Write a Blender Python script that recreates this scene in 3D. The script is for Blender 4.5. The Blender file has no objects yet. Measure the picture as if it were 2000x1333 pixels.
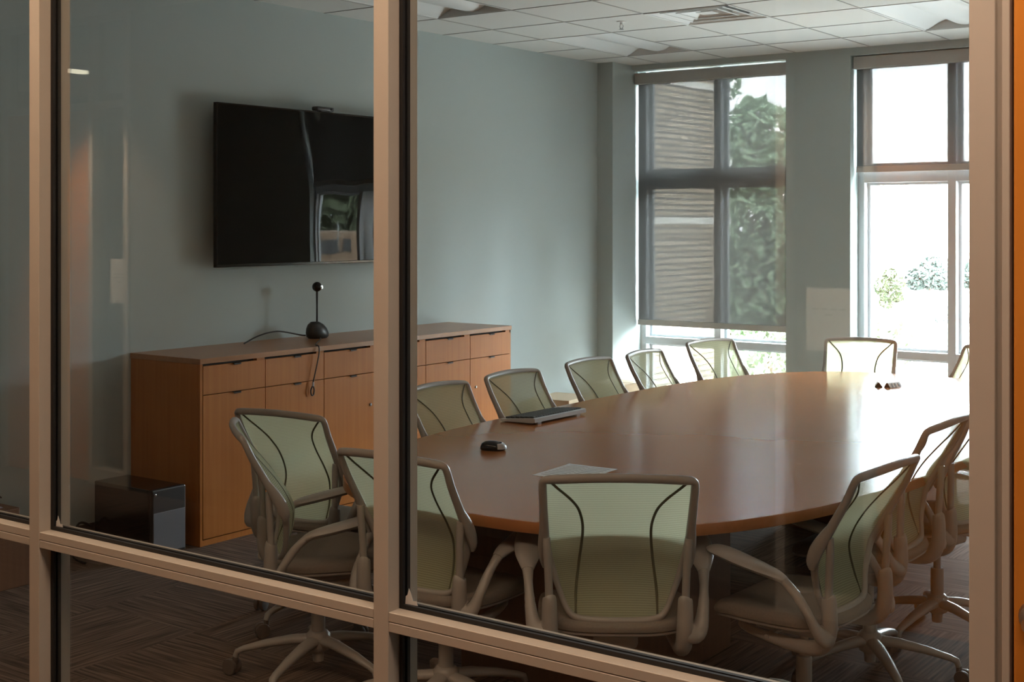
import bpy, bmesh, math, random
from mathutils import Vector, Matrix
random.seed(7)
S = bpy.context.scene
COL = S.collection
PI = math.pi

# ------------------------------------------------------------------ materials
def new_mat(name):
    m = bpy.data.materials.new(name); m.use_nodes = True
    nt = m.node_tree; nt.nodes.clear()
    out = nt.nodes.new('ShaderNodeOutputMaterial')
    return m, nt, out

def N(nt, t, **kw):
    n = nt.nodes.new(t)
    for k, v in kw.items():
        if k in n.inputs: n.inputs[k].default_value = v
        else: setattr(n, k, v)
    return n

def c4(c): return (c[0], c[1], c[2], 1.0)

def pbr(name, col, rough=0.5, metal=0.0, spec=0.5, noise=0.0, nscale=20.0, bump=0.0, coat=0.0):
    m, nt, out = new_mat(name)
    b = N(nt, 'ShaderNodeBsdfPrincipled')
    b.inputs['Roughness'].default_value = rough
    b.inputs['Metallic'].default_value = metal
    b.inputs['Specular IOR Level'].default_value = spec
    b.inputs['Coat Weight'].default_value = coat
    tc = N(nt, 'ShaderNodeTexCoord')
    nz = N(nt, 'ShaderNodeTexNoise'); nz.inputs['Scale'].default_value = nscale; nz.inputs['Detail'].default_value = 4
    nt.links.new(tc.outputs['Object'], nz.inputs['Vector'])
    ramp = N(nt, 'ShaderNodeMix', data_type='RGBA')
    ramp.inputs[6].default_value = c4([x * (1 - noise) for x in col])
    ramp.inputs[7].default_value = c4([min(1, x * (1 + noise)) for x in col])
    nt.links.new(nz.outputs['Fac'], ramp.inputs[0])
    nt.links.new(ramp.outputs[2], b.inputs['Base Color'])
    if bump:
        bp = N(nt, 'ShaderNodeBump'); bp.inputs['Strength'].default_value = bump; bp.inputs['Distance'].default_value = 0.002
        nt.links.new(nz.outputs['Fac'], bp.inputs['Height']); nt.links.new(bp.outputs['Normal'], b.inputs['Normal'])
    nt.links.new(b.outputs[0], out.inputs[0])
    return m

def wood(name, c1, c2, axis='Z', rough=0.35, spec=0.5, scale=1.0, coat=0.0, coat_rough=0.1, detail=6):
    """fine straight grain running along the given axis"""
    m, nt, out = new_mat(name)
    b = N(nt, 'ShaderNodeBsdfPrincipled')
    b.inputs['Roughness'].default_value = rough
    b.inputs['Specular IOR Level'].default_value = spec
    b.inputs['Coat Weight'].default_value = coat
    b.inputs['Coat Roughness'].default_value = coat_rough
    tc = N(nt, 'ShaderNodeTexCoord'); mp = N(nt, 'ShaderNodeMapping')
    sc = {'X': (1.2, 45, 45), 'Y': (45, 1.2, 45), 'Z': (45, 45, 1.2)}[axis]
    mp.inputs['Scale'].default_value = [s * scale for s in sc]
    nt.links.new(tc.outputs['Object'], mp.inputs['Vector'])
    n1 = N(nt, 'ShaderNodeTexNoise'); n1.inputs['Scale'].default_value = 1.0; n1.inputs['Detail'].default_value = detail
    nt.links.new(mp.outputs[0], n1.inputs['Vector'])
    n2 = N(nt, 'ShaderNodeTexNoise'); n2.inputs['Scale'].default_value = 3.0; n2.inputs['Detail'].default_value = 2
    nt.links.new(tc.outputs['Object'], n2.inputs['Vector'])
    add = N(nt, 'ShaderNodeMath', operation='MULTIPLY_ADD'); add.inputs[1].default_value = 0.6
    nt.links.new(n1.outputs['Fac'], add.inputs[0])
    mul = N(nt, 'ShaderNodeMath', operation='MULTIPLY'); mul.inputs[1].default_value = 0.4
    nt.links.new(n2.outputs['Fac'], mul.inputs[0]); nt.links.new(mul.outputs[0], add.inputs[2])
    r = N(nt, 'ShaderNodeValToRGB')
    r.color_ramp.elements[0].position = 0.32; r.color_ramp.elements[0].color = c4(c1)
    r.color_ramp.elements[1].position = 0.68; r.color_ramp.elements[1].color = c4(c2)
    nt.links.new(add.outputs[0], r.inputs[0]); nt.links.new(r.outputs[0], b.inputs['Base Color'])
    nt.links.new(b.outputs[0], out.inputs[0])
    return m

def glass_sheet(name, tint=(1, 1, 1), f0=0.04, rough=0.0):
    """thin clear sheet: passes light straight on, mirrors a little, more at a slant"""
    m, nt, out = new_mat(name)
    lw = N(nt, 'ShaderNodeLayerWeight'); lw.inputs['Blend'].default_value = 0.5
    p = N(nt, 'ShaderNodeMath', operation='POWER'); p.inputs[1].default_value = 5.0
    nt.links.new(lw.outputs['Facing'], p.inputs[0])
    ma = N(nt, 'ShaderNodeMath', operation='MULTIPLY_ADD'); ma.inputs[1].default_value = 1 - f0; ma.inputs[2].default_value = f0
    nt.links.new(p.outputs[0], ma.inputs[0])
    t = N(nt, 'ShaderNodeBsdfTransparent'); t.inputs[0].default_value = c4(tint)
    g = N(nt, 'ShaderNodeBsdfGlossy'); g.inputs['Roughness'].default_value = rough
    mx = N(nt, 'ShaderNodeMixShader')
    nt.links.new(ma.outputs[0], mx.inputs[0]); nt.links.new(t.outputs[0], mx.inputs[1]); nt.links.new(g.outputs[0], mx.inputs[2])
    nt.links.new(mx.outputs[0], out.inputs[0])
    return m

def emit(name, col, strength):
    m, nt, out = new_mat(name)
    e = N(nt, 'ShaderNodeEmission'); e.inputs[0].default_value = c4(col); e.inputs[1].default_value = strength
    nt.links.new(e.outputs[0], out.inputs[0])
    return m

def mat_shade(name, col, open_, glow):
    """woven solar screen: see-through holes plus a diffusing yarn, with a fine weave"""
    m, nt, out = new_mat(name)
    tc = N(nt, 'ShaderNodeTexCoord')
    n = N(nt, 'ShaderNodeTexNoise'); n.inputs['Scale'].default_value = 1.0
    mp = N(nt, 'ShaderNodeMapping'); mp.inputs['Scale'].default_value = (160, 160, 8)
    nt.links.new(tc.outputs['Object'], mp.inputs[0]); nt.links.new(mp.outputs[0], n.inputs['Vector'])
    mr = N(nt, 'ShaderNodeMapRange'); mr.inputs['To Min'].default_value = open_ * .86; mr.inputs['To Max'].default_value = open_ * 1.14
    nt.links.new(n.outputs['Fac'], mr.inputs['Value'])
    t = N(nt, 'ShaderNodeBsdfTransparent'); nt.links.new(mr.outputs[0], t.inputs[0])
    d = N(nt, 'ShaderNodeBsdfDiffuse'); d.inputs[0].default_value = c4(col)
    tl = N(nt, 'ShaderNodeBsdfTranslucent'); tl.inputs[0].default_value = c4([glow * k for k in (1.0, 1.0, .96)])
    ad = N(nt, 'ShaderNodeAddShader'); nt.links.new(d.outputs[0], ad.inputs[0]); nt.links.new(tl.outputs[0], ad.inputs[1])
    mx = N(nt, 'ShaderNodeAddShader'); nt.links.new(t.outputs[0], mx.inputs[0]); nt.links.new(ad.outputs[0], mx.inputs[1])
    nt.links.new(mx.outputs[0], out.inputs[0])
    return m

def mat_mesh(name, col):
    """elastic chair mesh: horizontal threads with see-through gaps"""
    m, nt, out = new_mat(name)
    tc = N(nt, 'ShaderNodeTexCoord')
    w = N(nt, 'ShaderNodeTexWave', wave_type='BANDS', bands_direction='Z')
    w.inputs['Scale'].default_value = 48.0; w.inputs['Distortion'].default_value = 0.0
    nt.links.new(tc.outputs['Object'], w.inputs['Vector'])
    mr = N(nt, 'ShaderNodeMapRange')
    mr.inputs['From Min'].default_value = 0.15; mr.inputs['From Max'].default_value = 0.6
    mr.inputs['To Min'].default_value = 0.72; mr.inputs['To Max'].default_value = 0.985
    nt.links.new(w.outputs['Fac'], mr.inputs['Value'])
    t = N(nt, 'ShaderNodeBsdfTransparent')
    d = N(nt, 'ShaderNodeBsdfDiffuse'); d.inputs[0].default_value = c4(col)
    tl = N(nt, 'ShaderNodeBsdfTranslucent'); tl.inputs[0].default_value = c4([min(1, x * 0.9) for x in col])
    ad = N(nt, 'ShaderNodeMixShader'); ad.inputs[0].default_value = 0.58
    nt.links.new(d.outputs[0], ad.inputs[1]); nt.links.new(tl.outputs[0], ad.inputs[2])
    mx = N(nt, 'ShaderNodeMixShader')
    nt.links.new(mr.outputs[0], mx.inputs[0]); nt.links.new(t.outputs[0], mx.inputs[1]); nt.links.new(ad.outputs[0], mx.inputs[2])
    nt.links.new(mx.outputs[0], out.inputs[0])
    return m

def mat_carpet():
    """carpet tiles laid quarter-turn: streaks along X in one tile, along Y in the next"""
    m, nt, out = new_mat('carpet_tiles')
    b = N(nt, 'ShaderNodeBsdfPrincipled'); b.inputs['Roughness'].default_value = 0.95; b.inputs['Specular IOR Level'].default_value = 0.1
    tc = N(nt, 'ShaderNodeTexCoord')
    ck = N(nt, 'ShaderNodeTexChecker'); ck.inputs['Scale'].default_value = 1 / 0.61
    nt.links.new(tc.outputs['Object'], ck.inputs['Vector'])
    fs = []
    for sc in ((3, 85, 1), (85, 3, 1)):
        mp = N(nt, 'ShaderNodeMapping'); mp.inputs['Scale'].default_value = sc
        n = N(nt, 'ShaderNodeTexNoise'); n.inputs['Scale'].default_value = 1.0; n.inputs['Detail'].default_value = 3
        nt.links.new(tc.outputs['Object'], mp.inputs[0]); nt.links.new(mp.outputs[0], n.inputs['Vector']); fs.append(n)
    mx = N(nt, 'ShaderNodeMix', data_type='FLOAT')
    nt.links.new(ck.outputs['Fac'], mx.inputs[0]); nt.links.new(fs[0].outputs['Fac'], mx.inputs[2]); nt.links.new(fs[1].outputs['Fac'], mx.inputs[3])
    r = N(nt, 'ShaderNodeValToRGB')
    e = r.color_ramp.elements
    e[0].position = 0.36; e[0].color = (0.062, 0.046, 0.038, 1)
    e[1].position = 0.66; e[1].color = (0.22, 0.150, 0.112, 1)
    nt.links.new(mx.outputs[0], r.inputs[0]); nt.links.new(r.outputs[0], b.inputs['Base Color'])
    nt.links.new(b.outputs[0], out.inputs[0])
    return m

def mat_brick():
    m, nt, out = new_mat('tan_brick')
    b = N(nt, 'ShaderNodeBsdfPrincipled'); b.inputs['Roughness'].default_value = 0.9
    tc = N(nt, 'ShaderNodeTexCoord'); sx = N(nt, 'ShaderNodeSeparateXYZ'); cb = N(nt, 'ShaderNodeCombineXYZ')
    nt.links.new(tc.outputs['Object'], sx.inputs[0])
    ad = N(nt, 'ShaderNodeMath', operation='ADD'); nt.links.new(sx.outputs[0], ad.inputs[0]); nt.links.new(sx.outputs[1], ad.inputs[1])
    nt.links.new(ad.outputs[0], cb.inputs[0]); nt.links.new(sx.outputs[2], cb.inputs[1])
    k = N(nt, 'ShaderNodeTexBrick')
    k.inputs['Color1'].default_value = (0.40, 0.30, 0.21, 1); k.inputs['Color2'].default_value = (0.52, 0.40, 0.29, 1)
    k.inputs['Mortar'].default_value = (0.15, 0.13, 0.11, 1)
    k.inputs['Scale'].default_value = 1.0; k.inputs['Mortar Size'].default_value = 0.013
    k.inputs['Brick Width'].default_value = 0.30; k.inputs['Row Height'].default_value = 0.074
    nt.links.new(cb.outputs[0], k.inputs['Vector']); nt.links.new(k.outputs['Color'], b.inputs['Base Color'])
    nt.links.new(b.outputs[0], out.inputs[0])
    return m

M = {}
M['wall'] = pbr('wall_paint', (0.465, 0.52, 0.512), 0.85, spec=0.2, noise=0.02, nscale=60, bump=0.05)
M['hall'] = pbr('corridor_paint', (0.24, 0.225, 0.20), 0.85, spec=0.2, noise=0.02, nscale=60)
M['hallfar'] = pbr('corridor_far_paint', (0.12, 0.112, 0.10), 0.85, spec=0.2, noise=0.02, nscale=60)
M['ceil'] = pbr('ceiling_tile', (0.72, 0.72, 0.69), 0.95, spec=0.1, noise=0.05, nscale=220, bump=0.2)
M['grid'] = pbr('ceiling_grid_reveal_shade', (0.36, 0.35, 0.33), 0.6)  # shadow of the tile reveals put into the darker bar grey
M['carpet'] = mat_carpet()
M['alu'] = pbr('champagne_aluminium_frame', (0.50, 0.455, 0.40), 0.42, spec=0.4, noise=0.02, nscale=30)
M['winframe'] = pbr('grey_window_frame', (0.56, 0.59, 0.61), 0.5, spec=0.4)
M['gasket'] = pbr('black_rubber', (0.012, 0.012, 0.013), 0.6)
M['glass'] = glass_sheet('clear_glass', (0.97, 0.98, 0.975), 0.042)
M['winglass'] = glass_sheet('window_glass', (0.95, 0.98, 0.97), 0.03)
M['darkglass'] = glass_sheet('clerestory_glass', (0.85, 0.88, 0.88), 0.04)
M['base'] = pbr('rubber_base', (0.07, 0.05, 0.04), 0.7)
M['cab'] = wood('cherry_veneer', (0.40, 0.128, 0.022), (0.49, 0.175, 0.038), 'Z', 0.42, 0.22)
M['cabtop'] = wood('cherry_veneer_top', (0.34, 0.150, 0.062), (0.43, 0.20, 0.09), 'Y', 0.3, 0.5)
M['tabletop'] = pbr('table_veneer', (0.40, 0.150, 0.052), 0.18, spec=0.42, noise=0.05, nscale=2.2)
M['tabedge'] = wood('table_edge_band', (0.40, 0.155, 0.050), (0.47, 0.19, 0.07), 'X', 0.35, 0.4)
M['tabbase'] = wood('table_base_wood', (0.13, 0.055, 0.025), (0.18, 0.08, 0.035), 'Z', 0.45, 0.4)
M['door'] = wood('orange_door_veneer', (0.62, 0.22, 0.030), (0.70, 0.27, 0.045), 'Z', 0.4, 0.3)
M['dark'] = pbr('dark_void', (0.008, 0.007, 0.006), 0.8)
M['steel'] = pbr('satin_steel', (0.45, 0.45, 0.45), 0.3, metal=1.0)
M['pull'] = pbr('dark_bronze_pull', (0.05, 0.042, 0.038), 0.35, metal=0.6)
M['chrome'] = pbr('chrome', (0.75, 0.75, 0.77), 0.12, metal=1.0)
M['taupe'] = pbr('taupe_plastic', (0.35, 0.318, 0.29), 0.38, spec=0.5, noise=0.02, nscale=40)
M['seat'] = pbr('taupe_seat_fabric', (0.23, 0.195, 0.165), 0.85, spec=0.2, noise=0.15, nscale=160, bump=0.3)
M['mesh'] = mat_mesh('pale_green_mesh', (0.68, 0.70, 0.48))
M['seam'] = pbr('olive_seam_tape', (0.10, 0.095, 0.05), 0.7)
M['castor'] = pbr('castor_rubber', (0.13, 0.105, 0.09), 0.5)
M['blackgloss'] = pbr('black_gloss_plastic', (0.010, 0.009, 0.009), 0.14, spec=0.5)
M['black'] = pbr('black_plastic', (0.016, 0.015, 0.015), 0.42, spec=0.5)
M['screen'] = pbr('dark_screen_glass', (0.006, 0.006, 0.006), 0.02, spec=0.27)
M['greypanel'] = pbr('grey_plastic', (0.16, 0.16, 0.175), 0.4)
M['silver'] = pbr('silver_plastic', (0.52, 0.53, 0.55), 0.35, spec=0.5)
M['white'] = pbr('white_enamel', (0.80, 0.81, 0.80), 0.45)
M['endplate'] = pbr('grey_end_plate', (0.62, 0.62, 0.60), 0.6)
M['paper'] = pbr('white_paper', (0.76, 0.77, 0.77), 0.8, spec=0.2)
M['ink'] = pbr('grey_ink', (0.22, 0.23, 0.25), 0.8)
M['card'] = pbr('cardboard', (0.52, 0.40, 0.27), 0.9, noise=0.06, nscale=30)
M['cardw'] = pbr('white_cardboard', (0.66, 0.62, 0.56), 0.9, noise=0.05, nscale=30)
M['shadeL'] = mat_shade('screen_fabric', (0.09, 0.09, 0.087), 0.0165, 0.0062)
M['shadeR'] = mat_shade('screen_fabric_flare', (0.09, 0.09, 0.087), 0.0180, 0.0052)  # window flare put into a more open copy of the fabric
M['cassette'] = pbr('grey_blind_casing', (0.46, 0.455, 0.43), 0.55)
M['brick'] = mat_brick()
M['stone'] = pbr('cast_stone', (0.74, 0.69, 0.61), 0.9, noise=0.04, nscale=12)
M['concrete'] = pbr('pale_concrete', (0.24, 0.235, 0.225), 0.9, noise=0.05, nscale=3)
M['leaf1'] = pbr('leaf_green', (0.30, 0.40, 0.25), 0.7, noise=0.4, nscale=2.5)
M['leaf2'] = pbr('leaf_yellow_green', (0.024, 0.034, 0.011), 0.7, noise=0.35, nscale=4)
M['leaf3'] = pbr('leaf_blue_green', (0.034, 0.050, 0.043), 0.7, noise=0.35, nscale=1.5)
M['leaf4'] = pbr('leaf_dark_green', (0.035, 0.045, 0.018), 0.8, noise=0.4, nscale=1.0)
M['bark'] = pbr('bark', (0.12, 0.085, 0.06), 0.9, noise=0.3, nscale=15)
M['tan'] = pbr('tan_stucco', (0.10, 0.062, 0.036), 0.9)
M['film'] = pbr('crumpled_plastic_wrap', (0.36, 0.34, 0.38), 0.22, spec=0.6, noise=0.35, nscale=22)
M['lamp'] = emit('corridor_lamp_panel', (1.0, 0.70, 0.46), 7.0)
M['lampdoor'] = emit('door_lamp_panel', (1.0, 0.73, 0.54), 10.0)
M['officelamp'] = emit('office_lamp_panel', (1.0, 0.86, 0.62), 9.0)

# ------------------------------------------------------------------ mesh helpers
def add_box(bm, lo, hi, bevel=0.0, seg=2):
    r = bmesh.ops.create_cube(bm, size=1.0)
    vs = r['verts']
    sx, sy, sz = (hi[0] - lo[0]), (hi[1] - lo[1]), (hi[2] - lo[2])
    for v in vs:
        v.co = Vector((lo[0] + (v.co.x + .5) * sx, lo[1] + (v.co.y + .5) * sy, lo[2] + (v.co.z + .5) * sz))
    if bevel > 0:
        es = list({e for v in vs for e in v.link_edges})
        bmesh.ops.bevel(bm, geom=es, offset=min(bevel, 0.49 * min(sx, sy, sz)), segments=seg, profile=0.5, affect='EDGES')

def add_tube(bm, pts, radii, segs=10, closed=False, up=None, caps=True):
    """sweep an ellipse along pts; radii: number or list of r or (r_side, r_up)"""
    P = [Vector(p) for p in pts]; n = len(P)
    if not isinstance(radii, list): radii = [radii] * n
    rings = []; prev = None
    for i in range(n):
        if closed: t = (P[(i + 1) % n] - P[i - 1])
        else: t = P[min(i + 1, n - 1)] - P[max(i - 1, 0)]
        t.normalize()
        if up is not None:
            u = Vector(up); s = t.cross(u)
            if s.length < 1e-4: s = t.orthogonal()
            s.normalize()
        elif prev is None: s = t.orthogonal().normalized()
        else:
            s = prev - t * prev.dot(t)
            s = s.normalized() if s.length > 1e-6 else t.orthogonal().normalized()
        prev = s; u = s.cross(t).normalized()
        r = radii[i]; ra, rb = (r, r) if not isinstance(r, (list, tuple)) else r
        rings.append([bm.verts.new(P[i] + s * ra * math.cos(2 * PI * k / segs) + u * rb * math.sin(2 * PI * k / segs)) for k in range(segs)])
    m = n if closed else n - 1
    for i in range(m):
        a, b = rings[i], rings[(i + 1) % n]
        for k in range(segs):
            bm.faces.new((a[k], a[(k + 1) % segs], b[(k + 1) % segs], b[k]))
    if not closed and caps:
        bm.faces.new(list(reversed(rings[0]))); bm.faces.new(rings[-1])

def smooth_path(pts, k=4, closed=False):
    """Catmull-Rom through pts (tuples of any length)"""
    n = len(pts); out = []
    rng = range(n) if closed else range(n - 1)
    for i in rng:
        g = lambda j: pts[j % n] if closed else pts[max(0, min(n - 1, j))]
        p0, p1, p2, p3 = g(i - 1), g(i), g(i + 1), g(i + 2)
        for q in range(k):
            t = q / k
            out.append(tuple(0.5 * ((2 * b) + (-a + c) * t + (2 * a - 5 * b + 4 * c - d) * t * t + (-a + 3 * b - 3 * c + d) * t ** 3)
                             for a, b, c, d in zip(p0, p1, p2, p3)))
    if not closed: out.append(tuple(pts[-1]))
    return out

def add_lathe(bm, prof, segs=20, center=(0, 0, 0), axis='Z', cap=True):
    c = Vector(center); rings = []
    for r, h in prof:
        ring = []
        for k in range(segs):
            a = 2 * PI * k / segs
            if axis == 'Z': v = Vector((r * math.cos(a), r * math.sin(a), h))
            elif axis == 'X': v = Vector((h, r * math.cos(a), r * math.sin(a)))
            else: v = Vector((r * math.sin(a), h, r * math.cos(a)))
            ring.append(bm.verts.new(c + v))
        rings.append(ring)
    for a, b in zip(rings, rings[1:]):
        for k in range(segs): bm.faces.new((a[k], a[(k + 1) % segs], b[(k + 1) % segs], b[k]))
    if cap: bm.faces.new(list(reversed(rings[0]))); bm.faces.new(rings[-1])

def add_prism(bm, outline, z0, z1):
    lo = [bm.verts.new((x, y, z0)) for x, y in outline]; hi = [bm.verts.new((x, y, z1)) for x, y in outline]
    n = len(outline)
    for i in range(n): bm.faces.new((lo[i], lo[(i + 1) % n], hi[(i + 1) % n], hi[i]))
    bm.faces.new(list(reversed(lo))); bm.faces.new(hi)

def add_ball(bm, c, r, sc=(1, 1, 1), seg=16):
    bmesh.ops.create_uvsphere(bm, u_segments=seg, v_segments=seg // 2, radius=r,
                              matrix=Matrix.Translation(c) @ Matrix.Diagonal((*sc, 1)))

def B(): return bmesh.new()

def obj(name, bm, mat, parent=None, smooth=False, loc=None):
    bmesh.ops.recalc_face_normals(bm, faces=bm.faces[:])
    me = bpy.data.meshes.new(name); bm.to_mesh(me); bm.free()
    mats = mat if isinstance(mat, (list, tuple)) else [mat]
    for m in mats: me.materials.append(m)
    if smooth:
        me.polygons.foreach_set('use_smooth', [True] * len(me.polygons))
        try: me.set_sharp_from_angle(angle=math.radians(50))
        except Exception: pass
    o = bpy.data.objects.new(name, me); COL.objects.link(o)
    if parent: o.parent = parent
    if loc: o.location = loc
    return o

def tag(o, label=None, cat=None, group=None, kind=None):
    if label: o['label'] = label
    if cat: o['category'] = cat
    if group: o['group'] = group
    if kind: o['kind'] = kind
    return o

def empty(name, loc=(0, 0, 0), rz=0.0):
    o = bpy.data.objects.new(name, None); o.empty_display_size = 0.1; COL.objects.link(o)
    o.location = loc; o.rotation_euler = (0, 0, rz); return o

def boxes(*bs, bevel=0.0):
    bm = B()
    for lo, hi in bs: add_box(bm, lo, hi, bevel)
    return bm

def struct(name, bm, mat, label, cat, parent=None, smooth=False):
    o = obj(name, bm, mat, parent, smooth)
    if parent is None: tag(o, label, cat, kind='structure')
    return o

def copy_tree(o, parent=None):
    c = o.copy(); COL.objects.link(c); c.parent = parent
    for ch in list(o.children): copy_tree(ch, c)
    return c

# ------------------------------------------------------------------ layout numbers (metres; camera stands at x=0,y=0)
ZC = 3.045            # ceiling
XL, XR = -5.93, 0.55  # side walls of the meeting room
YG = 2.06             # corridor face of the glazed partition
YB = 9.74             # room face of the window wall
YH = -1.15            # far side of the corridor

# floor
struct('floor', boxes(((-12, -4.5, -0.12), (5, 10.05, 0))), M['carpet'],
       'brown streaked carpet tiles laid quarter-turn over the whole floor', 'floor')

# ceiling with openings for the recessed fittings
TS = 0.605; GX0, GY0 = -4.885, 7.356
holes = [(-5.49, -4.885, 7.961, 9.171), (-3.07, -2.465, 7.961, 9.171), (-5.49, -4.885, 5.541, 6.751), (-4.28, -3.675, 7.356, 7.961)]
xs = sorted({-12.0, 5.0} | {h[0] for h in holes} | {h[1] for h in holes})
ys = sorted({-4.5, YB + 0.1} | {h[2] for h in holes} | {h[3] for h in holes})
bm = B()
for x0, x1 in zip(xs, xs[1:]):
    for y0, y1 in zip(ys, ys[1:]):
        cx, cy = (x0 + x1) / 2, (y0 + y1) / 2
        if any(h[0] < cx < h[1] and h[2] < cy < h[3] for h in holes): continue
        add_box(bm, (x0, y0, ZC), (x1, y1, ZC + 0.02))
ceil = struct('ceiling', bm, M['ceil'], 'white square ceiling tiles in a thin grid darkened for reveal shadow', 'ceiling')
bm = B()
k = -2
while GX0 + k * TS < XR:
    x = GX0 + k * TS
    if x > XL: add_box(bm, (x - .0045, YG + .1, ZC - .003), (x + .0045, YB, ZC + .001))
    k += 1
k = -9
while GY0 + k * TS < YB:
    y = GY0 + k * TS
    if y > YG + .1: add_box(bm, (XL, y - .0045, ZC - .003), (XR, y + .0045, ZC + .001))
    k += 1
for h in holes:   # the bars do not cross the fittings
    pass
# clip bar pieces that would cross a fitting
grid_bm = bm; grid_bm.free()
bm = B()
def clear(x, y): return not any(h[0] + .02 < x < h[1] - .02 and h[2] + .02 < y < h[3] - .02 for h in holes)
for i in range(-2, 10):
    x = GX0 + i * TS
    if not (XL < x < XR): continue
    for j in range(-9, 5):
        y0 = max(GY0 + j * TS, YG + .1); y1 = min(GY0 + (j + 1) * TS, YB)
        if y1 > y0 and clear(x, (y0 + y1) / 2): add_box(bm, (x - .0045, y0, ZC - .003), (x + .0045, y1, ZC + .001))
for j in range(-9, 5):
    y = GY0 + j * TS
    if not (YG + .1 < y < YB): continue
    for i in range(-3, 10):
        x0 = max(GX0 + i * TS, XL); x1 = min(GX0 + (i + 1) * TS, XR)
        if x1 > x0 and clear((x0 + x1) / 2, y): add_box(bm, (x0, y - .0045, ZC - .003), (x1, y + .0045, ZC + .001))
obj('ceiling_grid', bm, M['grid'], ceil)
struct('roof', boxes(((-12.2, -4.7, 3.5), (5.2, 10.3, 3.7))), M['concrete'], 'concrete slab over the rooms', 'roof')

# walls
struct('wall_left', boxes(((XL - .15, YG + .095, 0), (XL, 10.2, 3.5))), M['wall'],
       'grey-green painted wall carrying the television', 'wall')
struct('wall_right', boxes(((XR, YG + .1, 0), (XR + .15, 10.2, 3.5))), M['wall'], 'grey-green side wall beyond the door', 'wall')
bm = boxes(((XL, 9.43, 0), (-5.78, 10.1, 3.5)),            # corner pier
           ((-4.363, YB, 0), (-3.831, 10.1, 3.5)),         # pier between the windows
           ((-1.66, YB, 0), (XR, 10.1, 3.5)),
           ((-5.78, YB, 2.998), (-4.363, 9.88, 3.5)), ((-5.78, 9.88, 3.062), (-4.363, 10.1, 3.5)), ((-3.831, YB, 2.985), (-1.66, 10.1, 3.5)),
           ((-5.78, YB + .03, 0), (-4.363, 10.1, .06)), ((-3.831, YB + .03, 0), (-1.66, 10.1, .06)))
struct('wall_back', bm, M['wall'], 'grey-green window wall with a pier between two tall windows', 'wall')
struct('baseboard_left', boxes(((XL, YG + .1, 0), (XL + .012, 4.62, .1))), M['base'], 'dark rubber base along the television wall', 'baseboard')

# ------------------------------------------------------------------ glazed partition to the corridor
gw = empty('window_1'); tag(gw, 'champagne aluminium glazed partition between corridor and meeting room', 'glazed partition', kind='structure')
YF, YK = YG, YG + 0.095                       # front / back faces of the frame
mull = [(-4.253, -4.208), (-3.031, -2.987), (-1.845, -1.805)]
def mullion_x(px_ratio_left, w=0.0405): return px_ratio_left, px_ratio_left + w
# three uprights: left, middle and the door jamb side
UP = [(-3.053, -3.010), (-1.847, -1.806), (-0.620, -0.5805)]
def upright(x0, x1):
    bm = B()
    add_box(bm, (x0, YF, 0), (x1, YF + .036, ZC), 0.0012, 1)
    add_box(bm, (x0, YF + .060, 0), (x1, YK, ZC), 0.0012, 1)
    add_box(bm, (x0 + .006, YF + .03, 0), (x1 - .006, YF + .065, ZC))
    return bm
ZT0, ZT1 = 0.852, 0.893
for x0, x1 in UP: obj('mullion', upright(x0, x1), M['alu'], gw)
obj('mullion', upright(-4.30, -4.258), M['alu'], gw)
bays = [(-4.258, -3.053), (-3.010, -1.847), (-1.806, -0.620)]
for x0, x1 in bays:
    for z0, z1, nm in ((ZT0, ZT1, 'transom'), (0.0, .10, 'sill_rail'), (2.44, 2.485, 'head_rail'), (ZC - .04, ZC, 'top_rail')):
        bm = B()
        zm = (z0 + z1) / 2
        # face in two halves with a fine joint line, as on a snap-in stop
        add_box(bm, (x0, YF + .001, z0), (x1, YF + .036, zm - .0006), .0012, 1)
        add_box(bm, (x0, YF + .001, zm + .0006), (x1, YF + .036, z1), .0012, 1)
        add_box(bm, (x0, YF + .060, z0), (x1, YK - .001, z1), .0012, 1)
        add_box(bm, (x0, YF + .03, z0 + .004), (x1, YF + .065, z1 - .004))
        obj(nm, bm, M['alu'], gw)
    for z0, z1 in ((.10, ZT0), (ZT1, 2.44), (2.485, ZC - .04)):
        g = obj('glass_pane', boxes(((x0 - .004, YF + .044, z0 - .004), (x1 + .004, YF + .050, z1 + .004))), M['glass'], gw)
        bm = B(); w = .009
        for ya, yb in ((YF + .036, YF + .0435), (YF + .0505, YF + .060)):
            add_box(bm, (x0, ya, z0), (x0 + w, yb, z1)); add_box(bm, (x1 - w, ya, z0), (x1, yb, z1))
            add_box(bm, (x0 + w, ya, z0), (x1 - w, yb, z0 + w)); add_box(bm, (x0 + w, ya, z1 - w), (x1 - w, yb, z1))
        obj('gasket', bm, M['gasket'], g)
# return of the partition beyond the last upright, out of the frame on the far side
struct('wall_front', boxes(((XL - .15, YF, 0), (-4.30, YK, 3.5)), ((-4.3, YF, ZC), (XR + .15, YK, 3.5)), ((.45, YF, 0), (XR + .15, YK, ZC))),
       M['hall'], 'corridor partition wall either side of the glazing', 'wall')
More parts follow.
